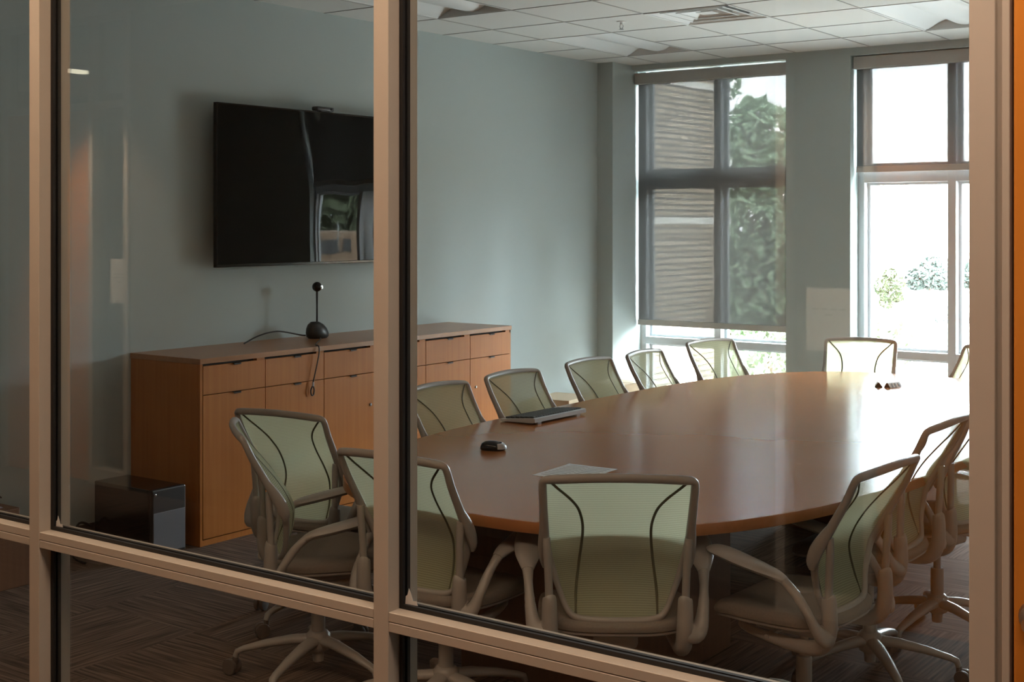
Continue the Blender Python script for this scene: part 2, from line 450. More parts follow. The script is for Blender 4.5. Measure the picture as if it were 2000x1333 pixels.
# door frame and door
dr = empty('door_1'); tag(dr, 'orange wood veneer door in an aluminium frame beside the glazing', 'door', kind='structure')
bm = B()
add_box(bm, (-.5805, YF + .012, 0), (-.5705, YK, ZC)); add_box(bm, (-.5705, YF, 0), (-.559, YK, ZC), .001, 1)
obj('door_frame', bm, M['alu'], dr)
add = boxes(((-.559, YF + .045, 0), (-.553, YK, 2.44))); obj('door_stop', add, M['gasket'], dr)
obj('door_slab', boxes(((-.5535, YF + .001, .008), (.40, YF + .045, 2.435)), bevel=.002), M['door'], dr)
bm = B(); add_box(bm, (-.559, YF, 2.44), (.45, YK, 2.485)); add_box(bm, (.405, YF, 0), (.45, YK, 2.44)); obj('door_head', bm, M['alu'], dr)
obj('clerestory_pane', boxes(((-.559, YF + .044, 2.485), (.45, YF + .05, ZC))), M['glass'], dr)
bm = B(); add_lathe(bm, [(.026, 0), (.028, -.004), (.024, -.012), (.012, -.014), (.012, -.05)], 20, (-.518, YF + .001, 1.107), 'Y')
add_tube(bm, [(-.518, YF - .045, 1.107), (-.46, YF - .05, 1.107), (-.40, YF - .048, 1.107)], .010)
obj('door_handle', bm, M['steel'], dr, True)

# torn scraps of sticker in the lower corners of two panes
def scrap(x, z, s):
    bm = B()
    pts = [(0, 0), (.034, .001), (.030, .010), (.021, .009), (.016, .022), (.010, .034), (.006, .020), (.001, .016)]
    y = YF + .0435
    lo = [bm.verts.new((x + px * s, y, z + pz * s)) for px, pz in pts]; hi = [bm.verts.new((x + px * s, y - .0006, z + pz * s)) for px, pz in pts]
    n = len(pts)
    for i in range(n): bm.faces.new((lo[i], lo[(i + 1) % n], hi[(i + 1) % n], hi[i]))
    bm.faces.new(lo); bm.faces.new(list(reversed(hi)))
    return bm
tag(obj('sticker_scrap', scrap(-3.008 + .010, ZT1 + .009, .85), M['paper']),
    'small torn white sticker in the glass corner below the black computer tower', 'sticker', 'sticker scraps on the glass')
tag(obj('sticker_scrap', scrap(-1.806 + .010, ZT1 + .009, 1.0), M['paper']),
    'small torn white sticker in the glass corner by the mesh chairs', 'sticker', 'sticker scraps on the glass')

# ------------------------------------------------------------------ corridor and the rooms across it (seen mirrored in the glass)
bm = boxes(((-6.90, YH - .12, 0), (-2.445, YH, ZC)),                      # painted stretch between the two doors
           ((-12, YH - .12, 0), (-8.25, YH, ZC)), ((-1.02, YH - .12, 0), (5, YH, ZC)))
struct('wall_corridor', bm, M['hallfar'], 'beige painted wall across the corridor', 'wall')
bm = B()
for x0, x1 in ((-6.90, -2.445), (-12, -8.25), (-1.02, 5)): add_box(bm, (x0, YH, 0), (x1, YH + .012, .1))
struct('baseboard_corridor', bm, M['base'], 'dark rubber base along the corridor wall', 'baseboard')
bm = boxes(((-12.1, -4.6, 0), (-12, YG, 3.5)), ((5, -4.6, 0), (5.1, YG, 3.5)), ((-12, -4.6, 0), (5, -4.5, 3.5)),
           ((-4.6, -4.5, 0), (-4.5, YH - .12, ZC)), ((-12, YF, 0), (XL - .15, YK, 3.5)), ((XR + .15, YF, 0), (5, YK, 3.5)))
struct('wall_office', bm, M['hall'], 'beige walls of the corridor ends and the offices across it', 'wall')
def office_front(n, x_door0, x_side0, x_side1, x_door1):
    """door plus narrow sidelight with a clerestory above; n = window/door number"""
    side_l, side_r = x_side0, x_side1
    e = empty('window_%d' % n); tag(e, 'aluminium sidelight across the corridor with a notice taped to it' if n == 4 else 'narrow aluminium sidelight beside an office door across the corridor', 'sidelight', kind='structure')
    a, b = min(x_door0, side_l), max(x_door1, side_r)
    bm = B()
    for x in (side_l - .022, side_r + .022, (x_door0 + .022 if x_door0 < side_l else x_door1 - .022)):
        add_box(bm, (x - .022, YH - .08, 0), (x + .022, YH + .02, ZC), .001, 1)
    obj('mullion', bm, M['alu'], e)
    bm = boxes(((a, YH - .08, 2.44), (b, YH + .018, 2.485)), ((a, YH - .08, ZC - .04), (b, YH + .018, ZC)), ((side_l, YH - .08, 0), (side_r, YH + .018, .1)))
    obj('transom', bm, M['alu'], e)
    obj('glass_pane', boxes(((side_l, YH - .034, .1), (side_r, YH - .028, 2.44)), ((a, YH - .034, 2.485), (b, YH - .028, ZC - .04))), M['darkglass'], e)
    d = empty('door_%d' % n); tag(d, 'orange wood office door across the corridor seen in the glass', 'door', kind='structure')
    lo, hi = (x_door0 + .044, side_l - .044) if x_door0 < side_l else (side_r + .044, x_door1 - .044)
    obj('door_slab', boxes(((lo, YH - .06, .005), (hi, YH - .015, 2.438)), bevel=.002), M['door'], d)
office_front(4, -8.25, -7.23, -6.915, -7.274)
office_front(5, -2.0, -2.399, -2.047, -1.02)
# office ceiling lamp showing through the clerestory
t = empty('office_lamp', (-9.78, -2.85, ZC)); tag(t, 'lit ceiling panel in the office across the corridor', 'ceiling lamp')
obj('lamp_frame', boxes(((-.16, -.19, -.03), (.16, .19, -.001))), M['white'], t)
obj('diffuser', boxes(((-.13, -.16, -.034), (.13, .16, -.0302))), M['officelamp'], t)
# corridor lamps
for i, (x, lab) in enumerate(((-2.0, 'warm ceiling lamp over the corridor before the middle pane'), (-.50, 'warm ceiling lamp over the corridor before the door'),
                              (-3.5, 'warm ceiling lamp over the corridor before the upright nearest the television'), (-5.8, 'warm ceiling lamp over the corridor before the far pane'))):
    t = empty('corridor_lamp', (x, 1.42, ZC)); tag(t, lab, 'ceiling lamp', 'corridor ceiling lamps')
    obj('lamp_frame', boxes(((-.62, -.32, -.03), (.62, .32, -.001))), M['white'], t)
    obj('diffuser', boxes(((-.59, -.29, -.034), (.59, .29, -.0302))), M['lampdoor' if i == 1 else 'lamp'], t)
for x, lab in ((-7.10, 'added unseen spotlight brightening the notice mirrored beside the television'), (-2.20, 'added unseen spotlight brightening the notice mirrored on the pier')):  # added lamps with no known source, they brighten the mirrored notices
    t = empty('added_spotlight', (x, -.05, ZC)); tag(t, lab, 'spotlight', 'spotlights added to brighten the notices')
    aim = Vector((0, -1.1, -1.68)).normalized()
    bm = B(); add_lathe(bm, [(.045, 0), (.045, -.02), (.010, -.022), (.010, -.06)], 18); obj('mount', bm, M['white'], t, True)
    bm = B(); c0 = Vector((0, 0, -.06)); add_tube(bm, [c0 - aim * .05, c0 + aim * .05], [.035, .04], 18, caps=False); obj('lamp_can', bm, M['white'], t, True)
    l = bpy.data.lights.new('added_spot_bulb', 'SPOT'); l.energy = 300; l.color = (1, .74, .52); l.spot_size = math.radians(58); l.spot_blend = .7; l.shadow_soft_size = .03
    lo = bpy.data.objects.new('added_spot_bulb', l); COL.objects.link(lo); lo.location = Vector((x, -.05, ZC - .06)) + aim * .055
    lo.rotation_euler = (-aim).to_track_quat('Z', 'Y').to_euler()
# notices on the sidelights across the corridor
def notice(x0, x1, z0, z1, label, rows):
    e = empty('paper_notice', ((x0 + x1) / 2, YH - .026, z0)); tag(e, label, 'paper notice', 'paper notices across the corridor')
    w = (x1 - x0) / 2; h = z1 - z0
    obj('sheet', boxes(((-w, 0, 0), (w, .0008, h))), M['paper'], e)
    bm = B()
    for zr, hw, words in rows:
        x = -hw
        for k in range(words):
            ww = 2 * hw / words
            add_box(bm, (x, .0009, h * zr - .004), (x + ww * .78, .0012, h * zr + .004)); x += ww
    obj('lettering', bm, M['ink'], e)
notice(-7.10, -6.915, 1.18, 1.465, 'white paper notice mirrored on the glass beside the television', [(.66, .055, 3), (.58, .06, 3), (.48, .02, 1)])
notice(-2.318, -2.105, 1.146, 1.42, 'white paper notice mirrored on the pier between the windows', [(.66, .08, 4), (.57, .022, 1)])

# ------------------------------------------------------------------ exterior windows
YW = 9.90      # room face of the window frame
def ext_window(n, x0, x1, mulls, label, open_top):
    e = empty('window_%d' % n); tag(e, label, 'window', kind='structure')
    z0, z1 = .06, (3.06 if n == 2 else 2.985)
    bm = B()
    add_box(bm, (x0, YW, z0), (x0 + .05, 10.02, z1), .001, 1); add_box(bm, (x1 - .05, YW, z0), (x1, 10.02, z1), .001, 1)
    for m in mulls: add_box(bm, (m - .031, YW, z0), (m + .031, 10.02, z1), .001, 1)
    obj('window_mullion', bm, M['winframe'], e)
    cols = [x0 + .05] + [v for m in mulls for v in (m - .031, m + .031)] + [x1 - .05]
    bm = B()
    for a, b in zip(cols[::2], cols[1::2]):
        for za, zb in ((2.01, 2.14), (.657, .716), (z0, z0 + .05), (z1 - .04, z1)):
            add_box(bm, (a, YW + .001, za), (b, 10.019, zb), .001, 1)
    obj('window_rail', bm, M['winframe'], e)
    for a, b in zip(cols[::2], cols[1::2]):
        for za, zb in ((z0 + .05, .657), (.716, 2.01), (2.14, z1 - .04)):
            f = obj('sash', boxes(((a, 9.975, za), (a + .022, 10.018, zb)), ((b - .022, 9.975, za), (b, 10.018, zb)),
                                  ((a + .022, 9.975, za), (b - .022, 10.018, za + .02)), ((a + .022, 9.975, zb - .02), (b - .022, 10.018, zb))), M['winframe'], e)
            obj('window_pane', boxes(((a + .02, 10.0, za + .018), (b - .02, 10.006, zb - .018))), M['winglass'], f)
    # portal guides daylight sampling through the opening
    l = bpy.data.lights.new('daylight_portal', 'AREA'); l.shape = 'RECTANGLE'; l.size = x1 - x0; l.size_y = open_top - z0
    l.cycles.is_portal = True
    lo = bpy.data.objects.new('daylight_portal', l); COL.objects.link(lo)
    lo.location = ((x0 + x1) / 2, 10.05, (z0 + open_top) / 2); lo.rotation_euler = (-PI / 2, 0, 0)
ext_window(2, -5.78, -4.363, [-5.047], 'tall grey-framed window with its screen lowered, brick wing outside', .84)
ext_window(3, -3.831, -1.66, [-3.106, -2.385], 'tall bright grey-framed window with its screen raised to the transom', 2.12)

def roller_shade(x0, x1, zb, mat, label, gap):
    e = empty('roller_shade', ((x0 + x1) / 2, 9.82, zb)); tag(e, label, 'roller blind', 'screen roller blinds')
    w = (x1 - x0) / 2
    obj('cassette', boxes(((-w, -.045, 2.885 - zb), (w, .045, 2.978 - zb)), bevel=.004), M['cassette'], e)
    bm = B()
    vs = [bm.verts.new(p) for p in ((-w + .008, .01, .02), (w - .008, .01, .02), (w - .008, .01, 2.90 - zb), (-w + .008, .01, 2.90 - zb))]
    bm.faces.new(vs); obj('screen_fabric', bm, mat, e)
    obj('hem_bar', boxes(((-w + .006, .000, -.025), (w - .006, .020, .024)), bevel=.003), M['cassette'], e)
roller_shade(-5.772, -4.372, .845, M['shadeL'], 'grey roller blind lowered nearly to the sill, brick wall showing through', .01)
roller_shade(-3.822, -1.67, 2.112, M['shadeR'], 'grey roller blind raised level with the transom of the bright window', .0)

# ------------------------------------------------------------------ ceiling fittings
def troffer(x0, y0, label):
    e = empty('ceiling_light', (x0 + .3025, y0 + .605, ZC)); tag(e, label, 'ceiling light', 'unlit recessed ceiling lights')
    w, l, d = .3015, .6035, .09
    bm = B()
    add_box(bm, (-w, -l, d - .004), (w, l, d)); add_box(bm, (-w, -l, 0), (-w + .004, l, d)); add_box(bm, (w - .004, -l, 0), (w, l, d))
    obj('housing', bm, M['white'], e)
    prof = [(-.285, .004), (-.262, .014), (-.225, .045), (-.185, .080), (-.15, .098), (-.125, .102), (-.105, .085), (-.075, .052), (-.04, .033), (0, .026)]
    prof = [(x, z * .6) for x, z in prof]; prof = prof + [(-x, z) for x, z in reversed(prof[:-1])]
    bm = B(); rows = []
    for y in (-l + .012, l - .012): rows.append([bm.verts.new((x, y, z)) for x, z in prof])
    for i in range(len(prof) - 1): bm.faces.new((rows[0][i], rows[0][i + 1], rows[1][i + 1], rows[1][i]))
    r = obj('reflector', bm, M['white'], e, True)
    for y0_, y1_ in ((-l, -l + .012), (l - .012, l)): obj('end_plate', boxes(((-w + .004, y0_, 0), (w - .004, y1_, d - .004))), M['endplate'], e)
    bm = B()
    for sx in (-1, 1): add_box(bm, (min(sx * .3, sx * .284), -l + .012, -.002), (max(sx * .3, sx * .284), l - .012, .005))
    obj('rim', bm, M['white'], e)
    return e
troffer(-5.49, 7.961, 'unlit recessed ceiling light near the corner pier')
troffer(-3.07, 7.961, 'unlit recessed ceiling light above the bright window end of the table')
troffer(-5.49, 5.541, 'unlit recessed ceiling light above the cabinets, nearest the television')

e = empty('air_diffuser', (-3.9775, 7.6585, ZC)); tag(e, 'square louvred air diffuser in the ceiling above the table', 'air vent')
def ring_frustum(bm, a, b, za, zb):
    q = lambda s, z: [bm.verts.new((x * s, y * s, z)) for x, y in ((-1, -1), (1, -1), (1, 1), (-1, 1))]
    A_, B_ = q(a, za), q(b, zb)
    for i in range(4): bm.faces.new((A_[i], A_[(i + 1) % 4], B_[(i + 1) % 4], B_[i]))
for i, (a, b, za, zb) in enumerate(((.300, .235, -.004, .03), (.225, .165, .002, .04), (.150, .095, .006, .045))):
    bm = B(); ring_frustum(bm, a, b, za, zb); ring_frustum(bm, a, a - .012, za, za - .004 + .003)
    o = obj('louvre', bm, M['white'], e); md = o.modifiers.new('thick', 'SOLIDIFY'); md.thickness = .003
obj('core_plate', boxes(((-.055, -.055, .012), (.055, .055, .016)), bevel=.003), M['white'], e)
obj('duct_box', boxes(((-.29, -.29, .10), (.29, .29, .104)), ((-.29, -.29, .03), (-.286, .29, .1)), ((.286, -.29, .03), (.29, .29, .1)),
                      ((-.286, -.29, .03), (.286, -.286, .1)), ((-.286, .286, .03), (.286, .29, .1))), M['endplate'], e)

e = empty('sprinkler', (-4.57, 7.57, ZC)); tag(e, 'small pendent fire sprinkler head in the ceiling', 'sprinkler')
bm = B(); add_lathe(bm, [(.034, 0), (.032, -.004), (.012, -.007), (.010, -.02)], 18); obj('escutcheon', bm, M['white'], e, True)
bm = B(); add_tube(bm, [(-.008, 0, -.02), (-.014, 0, -.032), (-.004, 0, -.05)], .0025, 6); add_tube(bm, [(.008, 0, -.02), (.014, 0, -.032), (.004, 0, -.05)], .0025, 6)
add_lathe(bm, [(.005, -.048), (.016, -.052), (.016, -.054), (.004, -.056)], 14); obj('deflector', bm, M['steel'], e, True)

# ------------------------------------------------------------------ television
tv = empty('television', (XL + .10, 5.974, 1.440), math.radians(-1.0)); tag(tv, 'large wall-mounted black flat screen television above the cabinets', 'television')
tw, th = .83, .955
obj('cabinet_back', boxes(((-.03, -tw + .03, .03), (.0, tw - .03, th - .03)), bevel=.01), M['black'], tv)
bm = B(); b_ = .009
add_box(bm, (0, -tw, 0), (.03, tw, .016), .002, 1); add_box(bm, (0, -tw, th - b_), (.03, tw, th), .002, 1)
add_box(bm, (0, -tw, .016), (.03, -tw + b_, th - b_), .002, 1); add_box(bm, (0, tw - b_, .016), (.03, tw, th - b_), .002, 1)
obj('bezel', bm, M['blackgloss'], tv)
bm = B(); NX, NZ = 40, 24; g = []
for i in range(NX + 1):
    row = []
    for j in range(NZ + 1):
        y = -tw + b_ + (2 * tw - 2 * b_) * i / NX; z = .016 + (th - .016 - b_) * j / NZ
        row.append(bm.verts.new((.0265 + .0006 * math.sin(i * .75 + .25 * math.sin(j * .3)) * math.cos(j * .13 - .5), y, z)))
    g.append(row)
for i in range(NX):
    for j in range(NZ): bm.faces.new((g[i][j], g[i + 1][j], g[i + 1][j + 1], g[i][j + 1]))
obj('screen', bm, M['screen'], tv, True)
obj('wall_bracket', boxes(((-.0955, -.2, .3), (-.03, .2, .65))), M['black'], tv)
e = empty('webcam', (XL + .112, 6.01, 1.440 + .955)); tag(e, 'small black camera bar perched on the television', 'webcam')
obj('camera_body', boxes(((-.02, -.075, .004), (.035, .075, .03)), bevel=.008), M['black'], e, True)
bm = B(); add_lathe(bm, [(.009, .035), (.009, .037), (.006, .038)], 14, (0, .045, .017), 'X'); obj('lens', bm, M['blackgloss'], e, True)
obj('mount_clip', boxes(((-.015, -.03, 0), (.02, .03, .004))), M['black'], e)

# ------------------------------------------------------------------ cabinets
XCF = -5.36; ZCT = .985; Y0 = 4.63; BW = .4617
wt = obj('worktop', boxes(((XL + .002, Y0 - .004, ZCT - .028), (XCF + .004, Y0 + 6 * BW + .004, ZCT)), bevel=.0015), M['cabtop'])
tag(wt, 'long continuous cherry wood top over the row of cabinets', 'worktop')
def pull(bm, y, z):
    add_box(bm, (XCF - .004, y - .026, z - .010), (XCF + .012, y + .026, z - .006), .001, 1)
    add_box(bm, (XCF + .009, y - .026, z - .016), (XCF + .012, y + .026, z - .006), .001, 1)
def cabinet(b0, b1, label):
    y0, y1 = Y0 + b0 * BW, Y0 + b1 * BW
    e = empty('storage_cabinet', ((XL + XCF) / 2, (y0 + y1) / 2, 0)); tag(e, label, 'cabinet', 'cherry cabinets under the television')
    off = Vector(e.location)
    def part(name, bm, m, par=None):
        if par is None:
            bmesh.ops.translate(bm, verts=bm.verts, vec=-off); return obj(name, bm, m, e)
        bmesh.ops.translate(bm, verts=bm.verts, vec=-off); return obj(name, bm, m, par)
    bm = B()
    add_box(bm, (XL + .003, y0 + .001, 0), (XCF - .021, y0 + .02, ZCT - .029)); add_box(bm, (XL + .003, y1 - .02, 0), (XCF - .021, y1 - .001, ZCT - .029))
    if b0 == 0: add_box(bm, (XCF - .019, y0 + .001, 0.0), (XCF - .002, y0 + .018, ZCT - .029))
    if b1 == 6: add_box(bm, (XCF - .019, y1 - .018, 0.0), (XCF - .002, y1 - .001, ZCT - .029))
    add_box(bm, (XL + .003, y0 + .02, .03), (XCF - .03, y1 - .02, .05))
    for k in range(b0, b1): add_box(bm, (XCF - .03, Y0 + k * BW + .40, ZCT - .046), (XCF - .002, Y0 + k * BW + BW - .003, ZCT - .029))
    part('carcass', bm, M['cab'])
    part('interior', boxes(((XL + .01, y0 + .021, .051), (XCF - .03, y1 - .021, ZCT - .03))), M['dark'])
    part('plinth', boxes(((XCF - .03, y0 + .02, 0), (XCF - .004, y1 - .02, .030))), M['cab'])
    for k in range(b0, b1):
        a, b = Y0 + k * BW + .0022, Y0 + (k + 1) * BW - .0022
        if k == 0: a += .017
        if k == 5: b -= .017
        c = (a + b) / 2
        d = part('drawer', boxes(((XCF - .02, a, .794), (XCF, b, ZCT - .040)), bevel=.0008), M['cab'])
        bm = B(); pull(bm, c + .01, ZCT - .040 + .008); part('pull', bm, M['pull'], d)
        d = part('door', boxes(((XCF - .02, a, .036), (XCF, b, .790)), bevel=.0008), M['cab'])
        bm = B(); pull(bm, c + .01, .790 + .008); part('pull', bm, M['pull'], d)
        if k in (2, 5):
            bm = B(); add_lathe(bm, [(.009, XCF - .001), (.009, XCF + .004), (.006, XCF + .006)], 14, (0, b - .06 if k == 2 else a + .06, .60), 'X'); part('lock', bm, M['steel'], d)
cabinet(0, 2, 'two-bay cherry cabinet at the near end, black tower against its side')
cabinet(2, 5, 'three-bay cherry cabinet in the middle of the row')
cabinet(5, 6, 'single-bay cherry cabinet at the window end of the row')

# conference camera on the worktop
cx, cy = -5.75, 5.90
e = empty('conference_camera', (cx, cy, ZCT), math.radians(10)); tag(e, 'black conference camera with a ball head on a tall stalk', 'camera')
bm = B()
secs = []
for s, z, dy in ((.80, 0, 0), (1.0, .012, 0), (1.02, .035, -.004), (.92, .062, -.012), (.70, .086, -.022), (.36, .103, -.03)):
    secs.append([bm.verts.new((.062 * s * math.cos(a), .082 * s * math.sin(a) + dy, z)) for a in [2 * PI * k / 24 for k in range(24)]])
for a, b in zip(secs, secs[1:]):
    for k in range(24): bm.faces.new((a[k], a[(k + 1) % 24], b[(k + 1) % 24], b[k]))
bm.faces.new(list(reversed(secs[0]))); bm.faces.new(secs[-1]); obj('speaker_base', bm, M['black'], e, True)
bm = B(); add_tube(bm, [(0, -.006, .06), (0, -.006, .20), (0, -.006, .295)], [.0065, .0055, .0075], 12); obj('stalk', bm, M['black'], e, True)
bm = B(); add_ball(bm, (0, -.006, .318), .031); obj('ball_head', bm, M['blackgloss'], e, True)
bm = B(); add_lathe(bm, [(.014, .018), (.016, .026), (.012, .031), (.004, .030)], 18, (0, -.006 + .008, .316), 'X'); obj('lens', bm, M['chrome'], e, True)
def tag_cable(name, pts, r, m, label, cat):
    bm = B(); add_tube(bm, smooth_path(pts, 8), r, 8); return tag(obj(name, bm, m, None, True), label, cat)
tag_cable('cable', [(cx - .02, cy - .085, ZCT + .022), (cx - .025, cy - .12, ZCT + .026), (cx - .035, cy - .30, ZCT + .060), (cx - .045, cy - .44, ZCT + .045), (cx - .05, cy - .56, ZCT + .0045)], .0046,
          M['black'], 'thick black cable arching over the cabinet top from the conference camera', 'cable')
hx, hy = XCF + .018, 5.445
cb = tag_cable('cable', [(cx + .062, cy - .04, ZCT + .006), (cx + .12, cy - .10, ZCT + .0045), (XCF - .06, hy + .10, ZCT + .0045), (XCF + .008, hy + .055, ZCT + .003), (XCF + .022, hy + .045, ZCT - .03), (XCF + .020, hy + .03, ZCT - .10),
                        (hx, hy, ZCT - .20)], .0038, M['black'], 'thin cable hanging down the cabinet front with a loose plug', 'cable')
bm = B(); add_tube(bm, [(hx, hy, ZCT - .198), (hx, hy - .002, ZCT - .222)], [.006, .007], 8); obj('strain_relief', bm, M['silver'], cb, True)
bm = B(); add_tube(bm, smooth_path([(hx, hy - .002, ZCT - .222), (hx, hy - .018, ZCT - .245), (hx, hy - .012, ZCT - .272), (hx, hy + .004, ZCT - .27), (hx, hy + .008, ZCT - .24)], 4, True), .0042, 8)
obj('plug_loop', bm, M['black'], cb, True)

# black computer tower on the floor
e = empty('computer_tower', (-5.57, 4.41, 0)); tag(e, 'black desktop computer tower on the floor against the cabinet end', 'computer')
obj('case', boxes(((-.235, -.108, .012), (.205, .108, .350)), bevel=.006), M['blackgloss'], e)
obj('front_bezel', boxes(((.205, -.108, .014), (.230, .108, .352)), bevel=.008), M['black'], e)
obj('front_grille', boxes(((.2302, -.102, .03), (.234, .100, .235)), bevel=.002), M['greypanel'], e)
bm = B(); add_lathe(bm, [(.007, .2295), (.007, .232), (.005, .233)], 14, (0, -.088, .325), 'X'); obj('power_button', bm, M['chrome'], e, True)
obj('foot', boxes(((-.2, -.09, 0), (.19, -.06, .012)), ((-.2, .06, 0), (.19, .09, .012))), M['black'], e)
bm = B(); add_tube(bm, smooth_path([(-5.80, 4.28, .12), (-5.82, 4.22, .14), (-5.80, 4.16, .06), (-5.70, 4.10, .008), (-5.55, 4.06, .008)], 6), .006, 8)
tag(obj('cable', bm, M['black'], None, True), 'black cable trailing on the floor behind the computer tower', 'cable')

# low box with plastic-wrapped pack by the left pane
e = empty('low_box', (-5.66, 3.62, 0)); tag(e, 'low dark brown box on the floor by the television wall', 'box')
obj('box_body', boxes(((-.24, -.30, 0), (.20, .115, .285)), bevel=.004), M['tabbase'], e)
obj('box_lid', boxes(((-.245, -.305, .285), (.205, .12, .30)), bevel=.003), M['tabbase'], e)
bm = B(); G = 10; top = []
for i in range(G + 1):
    top.append([bm.verts.new((-5.86 + .34 * i / G, 3.38 + .33 * j / G, .301 + (.072 + .020 * random.random()) * min(1, 3.0 * min(i, G - i, j, G - j) / G))) for j in range(G + 1)])
for i in range(G):
    for j in range(G): bm.faces.new((top[i][j], top[i + 1][j], top[i + 1][j + 1], top[i][j + 1]))
bot = [[bm.verts.new((-5.86 + .34 * i / G, 3.38 + .33 * j / G, .3005)) for j in range(G + 1)] for i in range(G + 1)]
pk = obj('wrapped_pack', bm, M['film']); tag(pk, 'crumpled silvery plastic pack lying on the low dark box', 'plastic pack')
bm = B(); add_box(bm, (-5.84, 3.40, .3012), (-5.54, 3.69, .352), .006); obj('contents', bm, M['tabbase'], pk)
tag_cable('cable', [(-5.80, 3.40, .385), (-5.78, 3.46, .45), (-5.74, 3.55, .455), (-5.69, 3.63, .42), (-5.66, 3.67, .385)], .004, M['black'], 'black cable looping above the plastic pack', 'cable')

# cardboard boxes by the corner pier
e = empty('cardboard_box', (-5.70, 8.55, 0), math.radians(6)); tag(e, 'pale cardboard archive box with a hand hole behind the chairs', 'cardboard box')
bm = B(); add_box(bm, (-.16, -.20, 0), (.16, .20, .335), .003, 1); obj('carton', bm, M['cardw'], e)
obj('carton_lid', boxes(((-.166, -.206, .27), (.166, .206, .345)), bevel=.003), M['card'], e)
bm = B(); add_tube(bm, [(-.03, -.2062, .30), (.03, -.2062, .30)], .012, 12); obj('hand_hole', bm, M['dark'], e, True)
e = empty('cardboard_box', (-5.58, 9.18, 0), math.radians(-4)); tag(e, 'brown cardboard carton standing against the corner pier', 'cardboard box')
obj('carton', boxes(((-.16, -.17, 0), (.16, .17, .40)), bevel=.004), M['card'], e)
obj('flap', boxes(((-.16, -.17, .40), (.16, -.01, .404)), ((-.16, .01, .40), (.16, .17, .404))), M['card'], e)

# ------------------------------------------------------------------ conference table
TCX, TCY, TA, TB, TN = -2.74, 5.82, 1.10, 2.38, 3.0
def sup(s=1.0, n=160, off=0.0):
    out = []
    for k in range(n):
        a = 2 * PI * k / n; c, s_ = math.cos(a), math.sin(a)
        r = (abs(c) ** TN + abs(s_) ** TN) ** (-1 / TN)
        out.append(((TA + off) * r * c, (TB + off) * r * s_))
    return out
tb = empty('conference_table', (TCX, TCY, 0)); tag(tb, 'huge oval cherry conference table with a glossy top', 'table')
bm = B(); o_ = sup(off=-.003); n = len(o_)
rr = [[bm.verts.new((x * k, y * k, z)) for x, y in o_] for k, z in ((.05, .712), (.5, .712), (1, .712), (1, .74), (.85, .74), (.7, .74), (.55, .74), (.4, .74), (.25, .74), (.12, .74), (.05, .74))]
for a, b in zip(rr, rr[1:]):
    for k in range(n): bm.faces.new((a[k], a[(k + 1) % n], b[(k + 1) % n], b[k]))
bm.faces.new(rr[0][::-1]); bm.faces.new(rr[-1])
obj('tabletop', bm, M['tabletop'], tb)
bm = B()
o1, o0 = sup(), sup(off=-.003)
n = len(o1)
rings = [[bm.verts.new((x, y, z)) for x, y in o] for o, z in ((o0, .7398), (sup(off=-.0005), .739), (o1, .737), (o1, .705), (sup(off=-.002), .702), (sup(off=-.05), .702))]
for a, b in zip(rings, rings[1:]):
    for k in range(n): bm.faces.new((a[k], a[(k + 1) % n], b[(k + 1) % n], b[k]))
obj('edge_band', bm, M['tabedge'], tb, True)
for yy in (-1.45, 1.45):
    bm = B()
    add_box(bm, (-.36, yy - .42, 0), (.36, yy + .42, .68), .01); add_box(bm, (-.45, yy - .5, .68), (.45, yy + .5, .711))
    obj('pedestal', bm, M['tabbase'], tb)
obj('centre_beam', boxes(((-.06, -1.02, .56), (.06, 1.02, .70))), M['dark'], tb)

# things on the table
ZT = .74

e = empty('paper_sheet', (-2.77, 4.245, ZT), math.radians(3)); tag(e, 'printed white sheet lying on the table behind the chair nearest the corridor', 'paper')
obj('sheet', boxes(((-.108, -.14, .0003), (.108, .14, .0011))), M['paper'], e)
bm = B()
for k in range(9): add_box(bm, (-.09, .11 - k * .027, .0012), (-.008, .117 - k * .027, .0013)); add_box(bm, (.008, .11 - k * .027, .0012), (.09, .117 - k * .027, .0013))
add_box(bm, (-.001, -.125, .0012), (.001, .125, .0013)); obj('lettering', bm, M['greypanel'], e)

e = empty('computer_mouse', (-3.32, 4.455, ZT), math.radians(-55)); tag(e, 'black and silver computer mouse on the bare table', 'mouse')
def dome(bm, prof, n=20):
    secs = [[bm.verts.new((lx * math.cos(2 * PI * k / n) * (1 + .08 * math.sin(2 * PI * k / n)), ly * math.sin(2 * PI * k / n) + oy, z)) for k in range(n)] for lx, ly, oy, z in prof]
    for a, b in zip(secs, secs[1:]):
        for k in range(n): bm.faces.new((a[k], a[(k + 1) % n], b[(k + 1) % n], b[k]))
    bm.faces.new(list(reversed(secs[0]))); bm.faces.new(secs[-1])
bm = B(); dome(bm, [(.030, .050, 0, .001), (.033, .055, 0, .006), (.032, .053, 0, .018), (.027, .043, -.004, .030), (.016, .026, -.008, .038), (.005, .008, -.010, .0405)]); obj('shell', bm, M['blackgloss'], e, True)
bm = B(); dome(bm, [(.0335, .030, .028, .008), (.0325, .029, .028, .018), (.027, .020, .026, .030)]); obj('button_panel', bm, M['silver'], e, True)
bm = B(); add_lathe(bm, [(.009, -.004), (.010, 0), (.009, .004)], 14, (0, .030, .0265), 'X'); obj('scroll_wheel', bm, M['black'], e, True)

